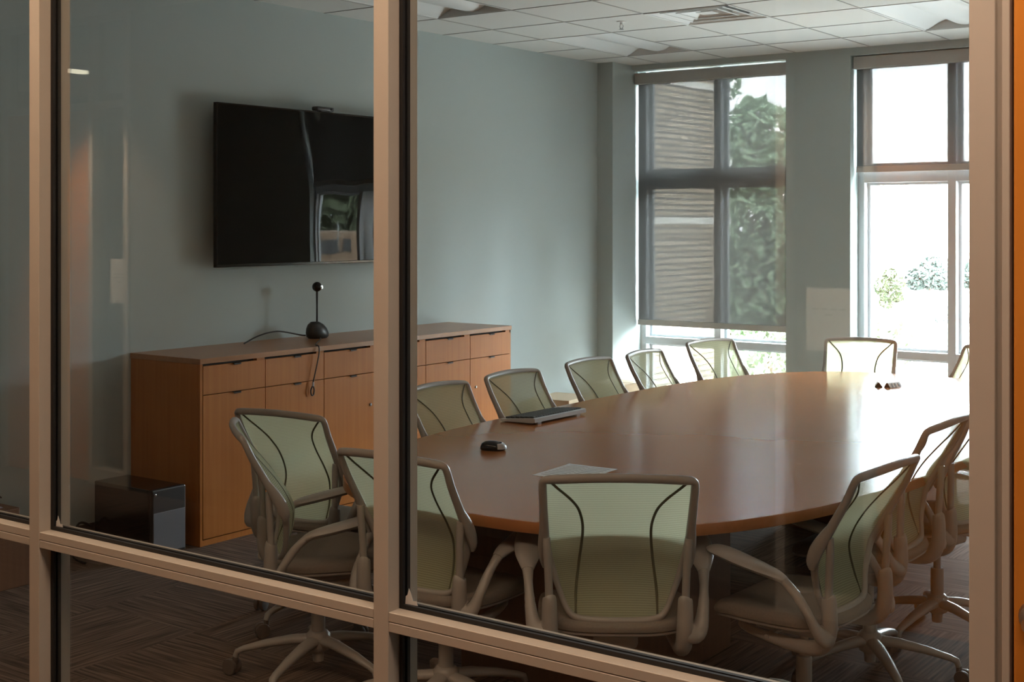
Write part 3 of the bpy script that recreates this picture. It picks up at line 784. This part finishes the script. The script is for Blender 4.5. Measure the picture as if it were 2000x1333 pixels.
e = empty('keyboard', (-3.662, 5.33, ZT), math.radians(-1)); tag(e, 'grey computer keyboard with black keys at the table edge', 'keyboard')
bm = B()
prof = [(-.10, .004), (-.10, .014), (.095, .032), (.104, .030), (.104, .012), (.09, .008)]
lo = [bm.verts.new((x, -.218, z)) for x, z in prof]; hi = [bm.verts.new((x, .218, z)) for x, z in prof]; n = len(prof)
for i in range(n): bm.faces.new((lo[i], lo[(i + 1) % n], hi[(i + 1) % n], hi[i]))
bm.faces.new(lo); bm.faces.new(list(reversed(hi))); obj('case', bm, M['silver'], e)
slope = math.atan2(.018, .195); kn = 0
bm = B()
for r in range(6):
    for c in range(20):
        x = -.083 + r * .029; y = -.200 + c * .0202
        z = .014 + (x + .10) * .0923
        add_box(bm, (x, y, z), (x + .024, y + .0172, z + .0085), .0015, 1)
obj('key_block', bm, M['black'], e)
obj('foot', boxes(((.082, -.18, 0), (.094, -.15, .010)), ((.082, .15, 0), (.094, .18, .010)), ((-.096, -.19, 0), (-.086, .19, .005))), M['silver'], e)

def module(x, y, rz, label):
    e = empty('power_module', (x, y, ZT), rz); tag(e, label, 'power module', 'wedge-shaped power modules on the table')
    bm = B(); pr = [(-.024, .001), (.024, .001), (.003, .030), (-.003, .030)]
    lo = [bm.verts.new((a, -.055, z)) for a, z in pr]; hi = [bm.verts.new((a, .055, z)) for a, z in pr]
    for i in range(4): bm.faces.new((lo[i], lo[(i + 1) % 4], hi[(i + 1) % 4], hi[i]))
    bm.faces.new(lo); bm.faces.new(list(reversed(hi))); obj('housing', bm, M['white'], e)
    bm = B(); v = [bm.verts.new((a * .97, -.0553, z)) for a, z in pr] + [bm.verts.new((a * .97, -.058, z)) for a, z in pr]
    bm.faces.new(v[:4]); bm.faces.new(v[4:][::-1])
    for i in range(4): bm.faces.new((v[i], v[(i + 1) % 4], v[4 + (i + 1) % 4], v[4 + i]))
    obj('end_cap', bm, M['black'], e)
    for k in range(3):
        bm = B(); y0 = -.035 + k * .030
        ps = [(.0226, .0035), (.0076, .0245)]
        q = [bm.verts.new((ps[0][0] + o, yy, ps[0][1])) for o in (0, .0015) for yy in (y0, y0 + .013)] + [bm.verts.new((ps[1][0] + o, yy, ps[1][1])) for o in (0, .0015) for yy in (y0, y0 + .013)]
        for f in ((0, 1, 3, 2), (4, 6, 7, 5), (0, 4, 5, 1), (2, 3, 7, 6), (0, 2, 6, 4), (1, 5, 7, 3)): bm.faces.new([q[i] for i in f])
        obj('socket', bm, M['black'], e)
module(-2.785, 7.52, math.radians(20), 'silver wedge power module on the glossy table, the one nearer the pier')
module(-2.700, 7.525, math.radians(-18), 'silver wedge power module with dark socket slots on the glossy table, nearer the door jamb')

# ------------------------------------------------------------------ office chairs
def bow(x, half):  # rearward bow of a horizontal member
    return 1 - min(1, abs(x) / half) ** 2
FRAME = [(0, -.312, .9420), (.10, -.308, .9395), (.195, -.297, .9335), (.2215, -.290, .9285), (.2275, -.282, .912), (.2260, -.262, .855), (.2240, -.232, .790), (.2210, -.200, .720),
         (.2060, -.172, .650), (.186, -.154, .585), (.168, -.147, .535), (.152, -.149, .500), (.130, -.153, .480), (.08, -.160, .473), (0, -.164, .472)]
FR_R = [(.015, .012), (.015, .012), (.0145, .0125), (.012, .0125), (.0125, .012), (.013, .013), (.014, .014), (.0155, .015), (.0125, .013), (.010, .012), (.009, .0105), (.0095, .0105), (.011, .011), (.0115, .0115), (.0115, .0115)]
def sh(z, y):      # the whole back leans: lower points sit further forward
    return y + (.05 * (.93 - z) / .45 if z > .65 else .031 * (z - .45) / .20)
FRAME = [(x, sh(z, y), z) for x, y, z in FRAME]
def frame_side(z):
    """(x, y) of the right-hand stile at height z"""
    f = FRAME[3:12]
    for (x0, y0, z0), (x1, y1, z1) in zip(f, f[1:]):
        if z1 <= z <= z0:
            t = (z0 - z) / (z0 - z1); return x0 + (x1 - x0) * t, y0 + (y1 - y0) * t
    return (f[0][0], f[0][1]) if z > f[0][2] else (f[-1][0], f[-1][1])
def mesh_pt(u, v):
    """surface of the stretched mesh; u -1..1 across, v 0 bottom .. 1 top"""
    z = .478 + (.930 - .478) * v
    xs_, ys_ = frame_side(max(.5, min(.924, z)))
    if z < .5: xs_ = .160 - (.5 - z) * 1.2
    x = u * (xs_ - .006)
    zc = z + .010 * (1 - u * u) * max(0, v - .9) * 10 - .004 * (1 - u * u) * max(0, .1 - v) * 10
    bulge = .052 * math.sin(PI * min(1, max(0, (v ** .8)))) * (1 - abs(u) ** 2.4)
    endb = -.020 * (1 - u * u) * (v ** 3) - .012 * (1 - u * u) * (1 - v) ** 3
    return (x, ys_ + bulge + endb + .003, zc)

def make_chair():
    root = empty('office_chair')
    T = M['taupe']
    # base
    hub = B(); add_lathe(hub, [(.016, .060), (.020, .062), (.022, .095), (.040, .105), (.047, .125), (.045, .160), (.036, .172), (.030, .176)], 24)
    obj('base_hub', hub, T, root, True)
    for k in range(5):
        a = 2 * PI * k / 5 + PI / 2 + .3
        d = Vector((math.cos(a), math.sin(a), 0))
        P = [d * .030 + Vector((0, 0, .142)), d * .10 + Vector((0, 0, .138)), d * .20 + Vector((0, 0, .120)), d * .285 + Vector((0, 0, .098)), d * .308 + Vector((0, 0, .088)), d * .315 + Vector((0, 0, .068))]
        bm = B(); add_tube(bm, P, [(.027, .020), (.026, .018), (.021, .015), (.016, .012), (.015, .012), (.013, .011)], 12, up=(0, 0, 1)); leg = obj('leg', bm, T, root, True)
        s = Vector((-d.y, d.x, 0)); ang = a + .5 + k * 1.1; h = Vector((math.cos(ang), math.sin(ang), 0)); q = Vector((-h.y, h.x, 0))
        c = d * .315 - h * .018; bm = B()
        for sg in (-1, 1):
            ctr = c + q * sg * .014 + Vector((0, 0, .030))
            ring = []
            for r, off in ((.022, -.010), (.029, -.008), (.030, 0), (.029, .008), (.012, .010)):
                ring.append([bm.verts.new(ctr + q * off * sg + h * r * math.cos(2 * PI * j / 18) + Vector((0, 0, r * math.sin(2 * PI * j / 18)))) for j in range(18)])
            for r0, r1 in zip(ring, ring[1:]):
                for j in range(18): bm.faces.new((r0[j], r0[(j + 1) % 18], r1[(j + 1) % 18], r1[j]))
            bm.faces.new(ring[0]); bm.faces.new(ring[-1][::-1])
        add_tube(bm, [d * .315 + Vector((0, 0, .072)), d * .315 + Vector((0, 0, .055)), c + Vector((0, 0, .032))], [.011, .012, .008], 8)
        obj('castor', bm, M['castor'], leg, True)
    up = []
    bm = B(); add_lathe(bm, [(.026, .170), (.026, .275), (.024, .282)], 20); add_lathe(bm, [(.0145, .28), (.0145, .37)], 16)
    obj('gas_column', bm, T, root, True)
    bm = B(); add_box(bm, (-.07, -.10, .360), (.07, .15, .424), .018); add_tube(bm, [(-.07, .03, .385), (-.20, .03, .385)], [.006, .008], 8)
    up.append(obj('tilt_mechanism', bm, T, root, True))
    # seat
    def outline(s, z, n=44):
        out = []
        for k in range(n):
            a = 2 * PI * k / n; c, q = math.cos(a), math.sin(a); r = (abs(c) ** 3.4 + abs(q) ** 3.4) ** (-1 / 3.4)
            x, y = .245 * r * c * s, .225 * r * q * s + .035
            zz = z - .030 * max(0, (y - .13) / .13) ** 2 - .010 * (1 - min(1, abs(x) / .24) ** 2) * (z > .465)
            if y < -.10: x *= 1 - .10 * ((-.10 - y) / .09)
            out.append((x, y, zz))
        return out
    def loft(bm, rows):
        vs = [[bm.verts.new(p) for p in r] for r in rows]
        for a, b in zip(vs, vs[1:]):
            for k in range(len(a)): bm.faces.new((a[k], a[(k + 1) % len(a)], b[(k + 1) % len(a)], b[k]))
        bm.faces.new(vs[0][::-1]); bm.faces.new(vs[-1])
    bm = B(); loft(bm, [outline(.93, .440), outline(.99, .443), outline(1.0, .455), outline(.985, .470), outline(.93, .479), outline(.80, .483), outline(.5, .481), outline(.2, .479)])
    up.append(obj('seat', bm, M['seat'], root, True))
    bm = B(); loft(bm, [outline(.70, .420), outline(.90, .424), outline(.965, .431), outline(.97, .438), outline(.93, .4415)])
    up.append(obj('seat_pan', bm, T, root, True))
    # back
    half = FRAME; full = [(-x, y, z) for x, y, z in half[1:-1]][::-1] + half
    path = half + [(-x, y, z) for x, y, z in half[1:-1]][::-1]
    rad = FR_R + FR_R[1:-1][::-1]
    pr = [(*p, *r) for p, r in zip(path, rad)]
    pr = smooth_path(pr, 3, True)
    bm = B(); add_tube(bm, [p[:3] for p in pr], [(max(.006, p[3]), max(.006, p[4])) for p in pr], 10, closed=True, up=(0, 1, .35))
    for sg in (-1, 1):   # the outer stiles end in a rounded fin beside the upright
        P = [(.2245, -.226, .775, .012, .013), (.2275, -.203, .735, .014, .019), (.2290, -.184, .695, .0135, .0225), (.2275, -.172, .655, .011, .019), (.224, -.167, .630, .005, .009)]
        pp = smooth_path(P, 3); add_tube(bm, [(sg * p[0], sh(p[2], p[1]), p[2]) for p in pp], [(p[3], p[4]) for p in pp], 10, up=(0, 1, .35))
    up.append(obj('back_frame', bm, T, root, True))
    bm = B(); NU, NV = 22, 22
    g = [[bm.verts.new(mesh_pt(-1 + 2 * i / NU, j / NV)) for j in range(NV + 1)] for i in range(NU + 1)]
    for i in range(NU):
        for j in range(NV): bm.faces.new((g[i][j], g[i + 1][j], g[i + 1][j + 1], g[i][j + 1]))
    up.append(obj('back_mesh', bm, M['mesh'], root, True))
    seam = [(.955, .99), (.82, .935), (.665, .865), (.555, .79), (.50, .70), (.485, .61), (.52, .48), (.60, .34), (.75, .16), (.93, .015)]
    for sg in (-1, 1):
        P = smooth_path([mesh_pt(sg * u, v) for u, v in seam], 4)
        bm = B(); add_tube(bm, [(x, y - .001, z) for x, y, z in P], (.0042, .0030), 8, up=(0, 1, 0)); up.append(obj('seam', bm, M['seam'], root, True))
    for sg in (-1, 1):
        bm = B(); P = [(.217, -.196, .735), (.2145, -.196, .69), (.211, -.192, .63), (.209, -.189, .57), (.208, -.188, .535)]
        add_tube(bm, [(sg * x, y, z) for x, y, z in smooth_path(P, 3)], .0125, 10); up.append(obj('back_upright', bm, T, root, True))
    for sg in (-1, 1):
        bm = B()
        P = [(.208, -.188, .552), (.2075, -.189, .545), (.207, -.190, .50), (.206, -.188, .450), (.204, -.172, .405), (.200, -.135, .382), (.192, -.06, .376), (.180, .03, .380), (.160, .12, .388), (.120, .16, .392), (.06, .13, .390)]
        R_ = [(.018, .018), (.0225, .0225), (.0245, .0245), (.026, .026), (.0265, .026), (.025, .024), (.021, .020), (.018, .016), (.015, .012), (.014, .011), (.012, .010)]
        pp = smooth_path([(*p, *r) for p, r in zip(P, R_)], 3)
        add_tube(bm, [(sg * p[0], p[1], p[2]) for p in pp], [(p[3], p[4]) for p in pp], 12)
        up.append(obj('support_yoke', bm, T, root, True))
    for sg in (-1, 1):
        bm = B()
        P = [(.214, -.186, .480, .020, .034), (.238, -.184, .474, .021, .033), (.256, -.172, .495, .018, .025), (.267, -.148, .545, .0145, .018), (.273, -.112, .598, .014, .015), (.276, -.072, .636, .018, .0135), (.277, -.040, .652, .021, .010)]
        pp = smooth_path(P, 3)
        add_tube(bm, [(sg * p[0], p[1], p[2]) for p in pp], [(p[3], p[4]) for p in pp], 10, up=(0, .6, 1)); arm = obj('armrest', bm, T, root, True); up.append(arm)
        bm = B()
        P = [(.276, -.076, .636, .019, .012), (.2765, -.045, .649, .029, .0155), (.277, .01, .662, .041, .017), (.275, .08, .677, .048, .0165), (.271, .14, .690, .048, .0150), (.268, .175, .696, .042, .012), (.266, .193, .698, .026, .007)]
        pp = smooth_path(P, 3)
        add_tube(bm, [(sg * p[0], p[1], p[2]) for p in pp], [(p[3], p[4]) for p in pp], 12, up=(0, 0, 1)); obj('arm_pad', bm, T, arm, True)
    return root

SHIFTED = {'tilt_mechanism', 'seat', 'seat_pan', 'back_frame', 'back_mesh', 'seam', 'back_upright', 'support_yoke', 'armrest'}
chair0 = make_chair()
def hd(fx, fy): return math.atan2(fy, fx) - PI / 2     # chair faces +Y in its own frame
CH = [  # x, y, facing, seat raise, arm raise, base turn (by 72-degree castors it hardly shows), label
    (-3.476, 3.570, (.640, .768), .008, -.06, 'mesh-back office chair seen side-on in front of the cherry cabinets, star base in view'),
    (-3.967, 4.103, (-.105, .995), -.02, -.02, 'mesh-back office chair behind the side-on chair, its back against the cabinet drawers'),
    (-2.840, 3.540, (.0, 1.0), 0, -.03, 'mesh-back office chair half hidden by the middle glazing upright, back to the corridor'),
    (-2.207, 3.612, (-.560, .828), 0, -.03, 'mesh-back office chair seen squarely from behind, nearest the printed sheet'),
    (-1.755, 4.06, (-.998, .06), .0, -.04, 'mesh-back office chair side-on at the rounded table edge, armrest stretched towards it'),
    (-1.800, 4.770, (-1, 0), .045, -.03, 'mesh-back office chair second along the table side next to the door jamb'),
    (-1.756, 5.407, (-.97, .243), .03, -.03, 'mesh-back office chair cut by the door jamb, third along that table side'),
    (-3.709, 4.92, (1, 0), -.025, 0, 'mesh-back office chair tucked in beside the middle glazing upright, before the cabinet doors'),
    (-3.735, 5.565, (1, -.02), -.025, 0, 'mesh-back office chair tucked in at the keyboard'),
    (-3.749, 6.325, (1, -.02), -.025, 0, 'mesh-back office chair beside the pale cardboard archive box'),
    (-3.733, 6.945, (.998, .06), -.025, 0, 'mesh-back office chair in front of the corner pier, beside the shaded window'),
    (-3.774, 7.778, (.97, -.24), -.025, 0, 'mesh-back office chair in front of the mullion of the shaded window'),
    (-3.205, 8.235, (.25, -.968), -.025, 0, 'mesh-back office chair at the far table end before the window pier'),
    (-2.585, 8.176, (-.60, -.80), -.025, 0, 'mesh-back office chair at the far table end, cut by the door jamb'),
]
for i, (x, y, f, dz, da, lab) in enumerate(CH):
    c = chair0 if i == 0 else copy_tree(chair0)
    CH[i] = CH[i] + (c,)
for x, y, f, dz, da, lab, c in CH:
    c.location = (x, y, 0); c.rotation_euler = (0, 0, hd(*f)); tag(c, lab, 'chair', 'mesh-back office chairs around the table')
    for ch in c.children:
        nm = ch.name.split('.')[0]
        if nm in SHIFTED: ch.location.z = dz + (da if nm == 'armrest' else 0)
# turn of the star bases
def spin_base(c, deg):
    for ch in c.children:
        if ch.name.split('.')[0] in ('leg', 'base_hub', 'gas_column'): ch.rotation_euler.z = math.radians(deg)
SPIN = [0, 10, 30, -20, 15, 40, 5, 0, 20, 33, 50, 12, 25, 44]
for r, sp in zip(CH, SPIN): spin_base(r[-1], sp)


# ------------------------------------------------------------------ outside (the room is on an upper floor)
GZ = -6.0
struct('ground', boxes(((-160, 10.3, GZ - .2), (200, 330, GZ))), M['concrete'], 'sunlit pale paving far below the windows', 'ground')
bm = B(); add_box(bm, (-14, 10.1, GZ), (-8.0, 16.05, 6.2)); e = struct('wall_exterior', bm, M['brick'], 'tan brick wing of the building outside the shaded window', 'brick wall')
bm = B()
for z in (1.68, 3.42): add_box(bm, (-14, 10.1, z), (-7.985, 16.065, z + .085))
obj('stone_band', bm, M['stone'], e)

def leaf_cloud(bm, c, r, n, size, rnd, sc=(1, 1, 1)):
    for _ in range(n):
        while True:
            p = Vector((rnd.uniform(-1, 1), rnd.uniform(-1, 1), rnd.uniform(-1, 1)))
            if .1 < p.length < 1: break
        p = p.normalized() * (p.length ** .45)
        q = Vector(c) + Vector((p.x * sc[0], p.y * sc[1], p.z * sc[2])) * r
        a = Vector((rnd.gauss(0, 1), rnd.gauss(0, 1), rnd.gauss(0, 1))).normalized(); b = a.orthogonal().normalized()
        s = size * rnd.uniform(.6, 1.3)
        v = [bm.verts.new(q + a * s * ka + b * s * .55 * kb) for ka, kb in ((-1, 0), (0, -1), (1, 0), (0, 1))]
        bm.faces.new(v)
def tree(name, x, y, clumps, leaf, label, cat, lm, trunk_r=.12, n=260, seed=1, group=None):
    """clumps: (dx, dy, z above the ground, radius)"""
    rnd = random.Random(seed)
    e = empty(name, (x, y, GZ)); tag(e, label, cat, group)
    bm = B(); h = max(c[2] for c in clumps)
    add_tube(bm, smooth_path([(0, 0, 0), (.05, .03, h * .25), (-.04, .05, h * .55), (.03, 0, h * .93)], 4), [trunk_r * (1 - .8 * k / 12) for k in range(13)], 8)
    for cx_, cy_, cz_, r in clumps:
        z0 = max(h * .3, cz_ - r * 1.5)
        add_tube(bm, [(0, 0, z0), (cx_ * .5, cy_ * .5, (z0 + cz_) / 2), (cx_, cy_, cz_)], [trunk_r * .4, trunk_r * .3, trunk_r * .1], 6)
    obj('trunk', bm, M['bark'], e, True)
    bm = B()
    for cx_, cy_, cz_, r in clumps: leaf_cloud(bm, (cx_, cy_, cz_), r, int(n * r * r) + 40, leaf, rnd, (1, 1, .85))
    obj('crown', bm, lm, e)
    return e
cl = [(0, 0, 7.8, 1.3), (-.6, .2, 8.7, 1.0), (.5, -.1, 8.5, 1.0), (.9, .1, 7.2, 1.0), (-.9, 0, 7.1, 1.0), (0, 0, 9.2, .75), (.25, .1, 6.6, 1.2), (-.35, .1, 9.65, .42), (1.15, .2, 8.95, .5),
      (1.5, 0, 8.1, .7), (-1.3, .1, 8.0, .6), (0, .2, 5.4, 1.3), (.9, 0, 5.9, 1.1), (-.9, .1, 5.8, 1.1)]
tree('leafy_tree', -10.3, 22.2, cl, .10, 'bushy green tree filling the shaded window beside the brick wing', 'tree', M['leaf1'], .16, 950, 5)
tree('pine_tree', -9.75, 19.0, [(0, 0, 10.05, .28), (.22, .1, 9.85, .22), (-.3, 0, 10.3, .4), (-.6, .1, 9.8, .4), (.0, 0, 9.6, .2)], .06, 'thin tree top peeping out at the upper edge of the brick wing', 'tree', M['leaf1'], .08, 420, 8)
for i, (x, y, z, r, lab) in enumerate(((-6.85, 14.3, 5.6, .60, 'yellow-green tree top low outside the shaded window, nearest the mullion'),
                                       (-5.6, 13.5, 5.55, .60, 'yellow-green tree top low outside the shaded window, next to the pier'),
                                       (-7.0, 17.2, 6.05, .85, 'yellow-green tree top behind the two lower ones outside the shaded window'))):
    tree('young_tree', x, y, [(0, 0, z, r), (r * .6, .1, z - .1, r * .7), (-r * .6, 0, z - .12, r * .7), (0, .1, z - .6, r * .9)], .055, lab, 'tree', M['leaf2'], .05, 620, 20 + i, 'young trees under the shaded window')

CA = math.radians(35.87)
def far(l, d): return (l * math.cos(CA) - d * math.sin(CA), l * math.sin(CA) + d * math.cos(CA))
x, y = far(54.0, 170)
e = empty('parking_garage', (x, y, GZ), CA); tag(e, 'far white parking garage with rows of dark openings', 'building')
obj('deck', boxes(((-9, 0, 0), (14, 18, 5.4))), M['white'], e)
for k in range(4):
    for a, b in ((-2.1, -1.0), (-.7, .25), (1.8, 2.7)):
        obj('opening', boxes(((a, -.15, 1.05 + k * .56), (b, .05, 1.35 + k * .56))), M['black'], e)
x, y = far(43.0, 122)
e = struct('wall_terrace', boxes(((-6.2, 0, 0), (30, .5, 1.35))), M['white'], 'low white terrace wall far outside the bright window', 'wall')
e.location = (x, y, GZ); e.rotation_euler.z = CA
for i, (l, d, w, lab) in enumerate(((33.4, 101, 3.2, 'clipped hedge before the white terrace wall, the longer one'), (36.9, 100, 1.5, 'clipped hedge before the white terrace wall, the short one by the mullion'),
                                    (28.0, 104, 1.3, 'round clipped hedge alone at the edge of the bright window'))):
    x, y = far(l, d); rn = random.Random(40 + i)
    e = empty('hedge', (x, y, GZ), CA); tag(e, lab, 'hedge', 'hedges by the terrace wall')
    bm = B()
    for k in range(5): leaf_cloud(bm, (-w / 2 + w * (k + .5) / 5, 0, .3), .42, 150, .09, rn, (w / 2.2, 1, .75))
    obj('foliage', bm, M['leaf3'], e)
x, y = far(29.5, 103)
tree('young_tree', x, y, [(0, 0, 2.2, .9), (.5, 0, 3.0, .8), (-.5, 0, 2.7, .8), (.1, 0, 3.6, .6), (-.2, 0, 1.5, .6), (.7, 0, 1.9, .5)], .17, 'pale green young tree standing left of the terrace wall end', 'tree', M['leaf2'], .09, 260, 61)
for i, (l, d, s, lab) in enumerate(((40.2, 127, 1.0, 'bluish tree behind the terrace wall at its free end'), (45.6, 128, 1.15, 'tallest bluish tree behind the terrace wall, middle of the pane'),
                                    (50.0, 127, .95, 'bluish tree behind the terrace wall by the window mullion'), (54.2, 129, 1.05, 'bluish tree behind the terrace wall in the narrow pane by the door jamb'))):
    x, y = far(l, d)
    tree('leafy_tree', x, y, [(0, 0, 2.6 * s, 1.5 * s), (1.2 * s, 0, 2.2 * s, 1.2 * s), (-1.2 * s, 0, 2.2 * s, 1.2 * s), (.3, 0, 3.6 * s, 1.0 * s)], .30, lab, 'tree', M['leaf3'], .14, 210, 70 + i, 'trees behind the terrace wall')
# tan building and trees that only the television mirrors
e = empty('tan_building', (17.5, 30.0, GZ), math.radians(-42)); tag(e, 'tan building with a dark opening mirrored in the television', 'building')
obj('wall_block', boxes(((-6, 0, 0), (6, 6, 7.4))), M['tan'], e); obj('opening', boxes(((.30, -.05, 6.75), (1.10, .1, 7.18))), M['dark'], e)
for i, (x, y, lab) in enumerate(((27, 40, 'dark green tree above the tan building in the television mirror'), (40, 30, 'dark green tree beside the tan building in the television mirror'),
                                 (16, 48, 'dark green tree behind the tan building in the television mirror'), (3, 55, 'dark green tree behind the tan building, the one farthest from it'))):
    tree('leafy_tree', x, y, [(0, 0, 9.0, 4.2), (3.4, 0, 8.0, 3.6), (-3.4, 0, 8.2, 3.6), (.3, 0, 13.0, 4.0), (2.6, 0, 11.5, 3.2), (-2.6, 0, 11.8, 3.2), (0, 0, 5.5, 3.6), (.2, 0, 17.0, 3.0)], .42, lab, 'tree', M['leaf4'], .3, 90, 90 + i, 'trees mirrored in the television')

# ------------------------------------------------------------------ light
w = bpy.data.worlds.new('World'); S.world = w; w.use_nodes = True
nt = w.node_tree; nt.nodes.clear()
out = nt.nodes.new('ShaderNodeOutputWorld'); bg = nt.nodes.new('ShaderNodeBackground')
tc = nt.nodes.new('ShaderNodeTexCoord'); nz = nt.nodes.new('ShaderNodeTexNoise'); nz.inputs['Scale'].default_value = 3.2; nz.inputs['Detail'].default_value = 6
mp = nt.nodes.new('ShaderNodeMapping'); mp.inputs['Scale'].default_value = (1, 1, 2.2)
nt.links.new(tc.outputs['Generated'], mp.inputs[0]); nt.links.new(mp.outputs[0], nz.inputs['Vector'])
rp = nt.nodes.new('ShaderNodeValToRGB'); rp.color_ramp.elements[0].position = .40; rp.color_ramp.elements[1].position = .60
rp.color_ramp.elements[0].color = (.74, .86, 1.0, 1); rp.color_ramp.elements[1].color = (1.0, 1.0, 1.0, 1)
nt.links.new(nz.outputs['Fac'], rp.inputs[0]); nt.links.new(rp.outputs[0], bg.inputs[0]); bg.inputs[1].default_value = 62.0
nt.links.new(bg.outputs[0], out.inputs[0])
# ------------------------------------------------------------------ camera
cam = bpy.data.cameras.new('camera'); co = bpy.data.objects.new('camera', cam); COL.objects.link(co)
co.location = (0, 0, 1.70); co.rotation_euler = (PI / 2, 0, math.radians(35.87))
cam.sensor_width = 36; cam.lens = 2574 / 2000 * 36; cam.shift_y = -(666.5 - 435) / 2000
cam.clip_start = .05; cam.clip_end = 1000
S.camera = co
S.view_settings.view_transform = 'Standard'; S.view_settings.look = 'None'; S.view_settings.exposure = 0.30; S.view_settings.gamma = 1.0
S.cycles.use_denoising = True
S.cycles.max_bounces = 10; S.cycles.diffuse_bounces = 5; S.cycles.glossy_bounces = 5; S.cycles.transmission_bounces = 8; S.cycles.transparent_max_bounces = 32
S.cycles.caustics_reflective = False; S.cycles.caustics_refractive = False
S.cycles.sample_clamp_indirect = 9
S.cycles.use_guiding = True; S.cycles.guiding_training_samples = 64
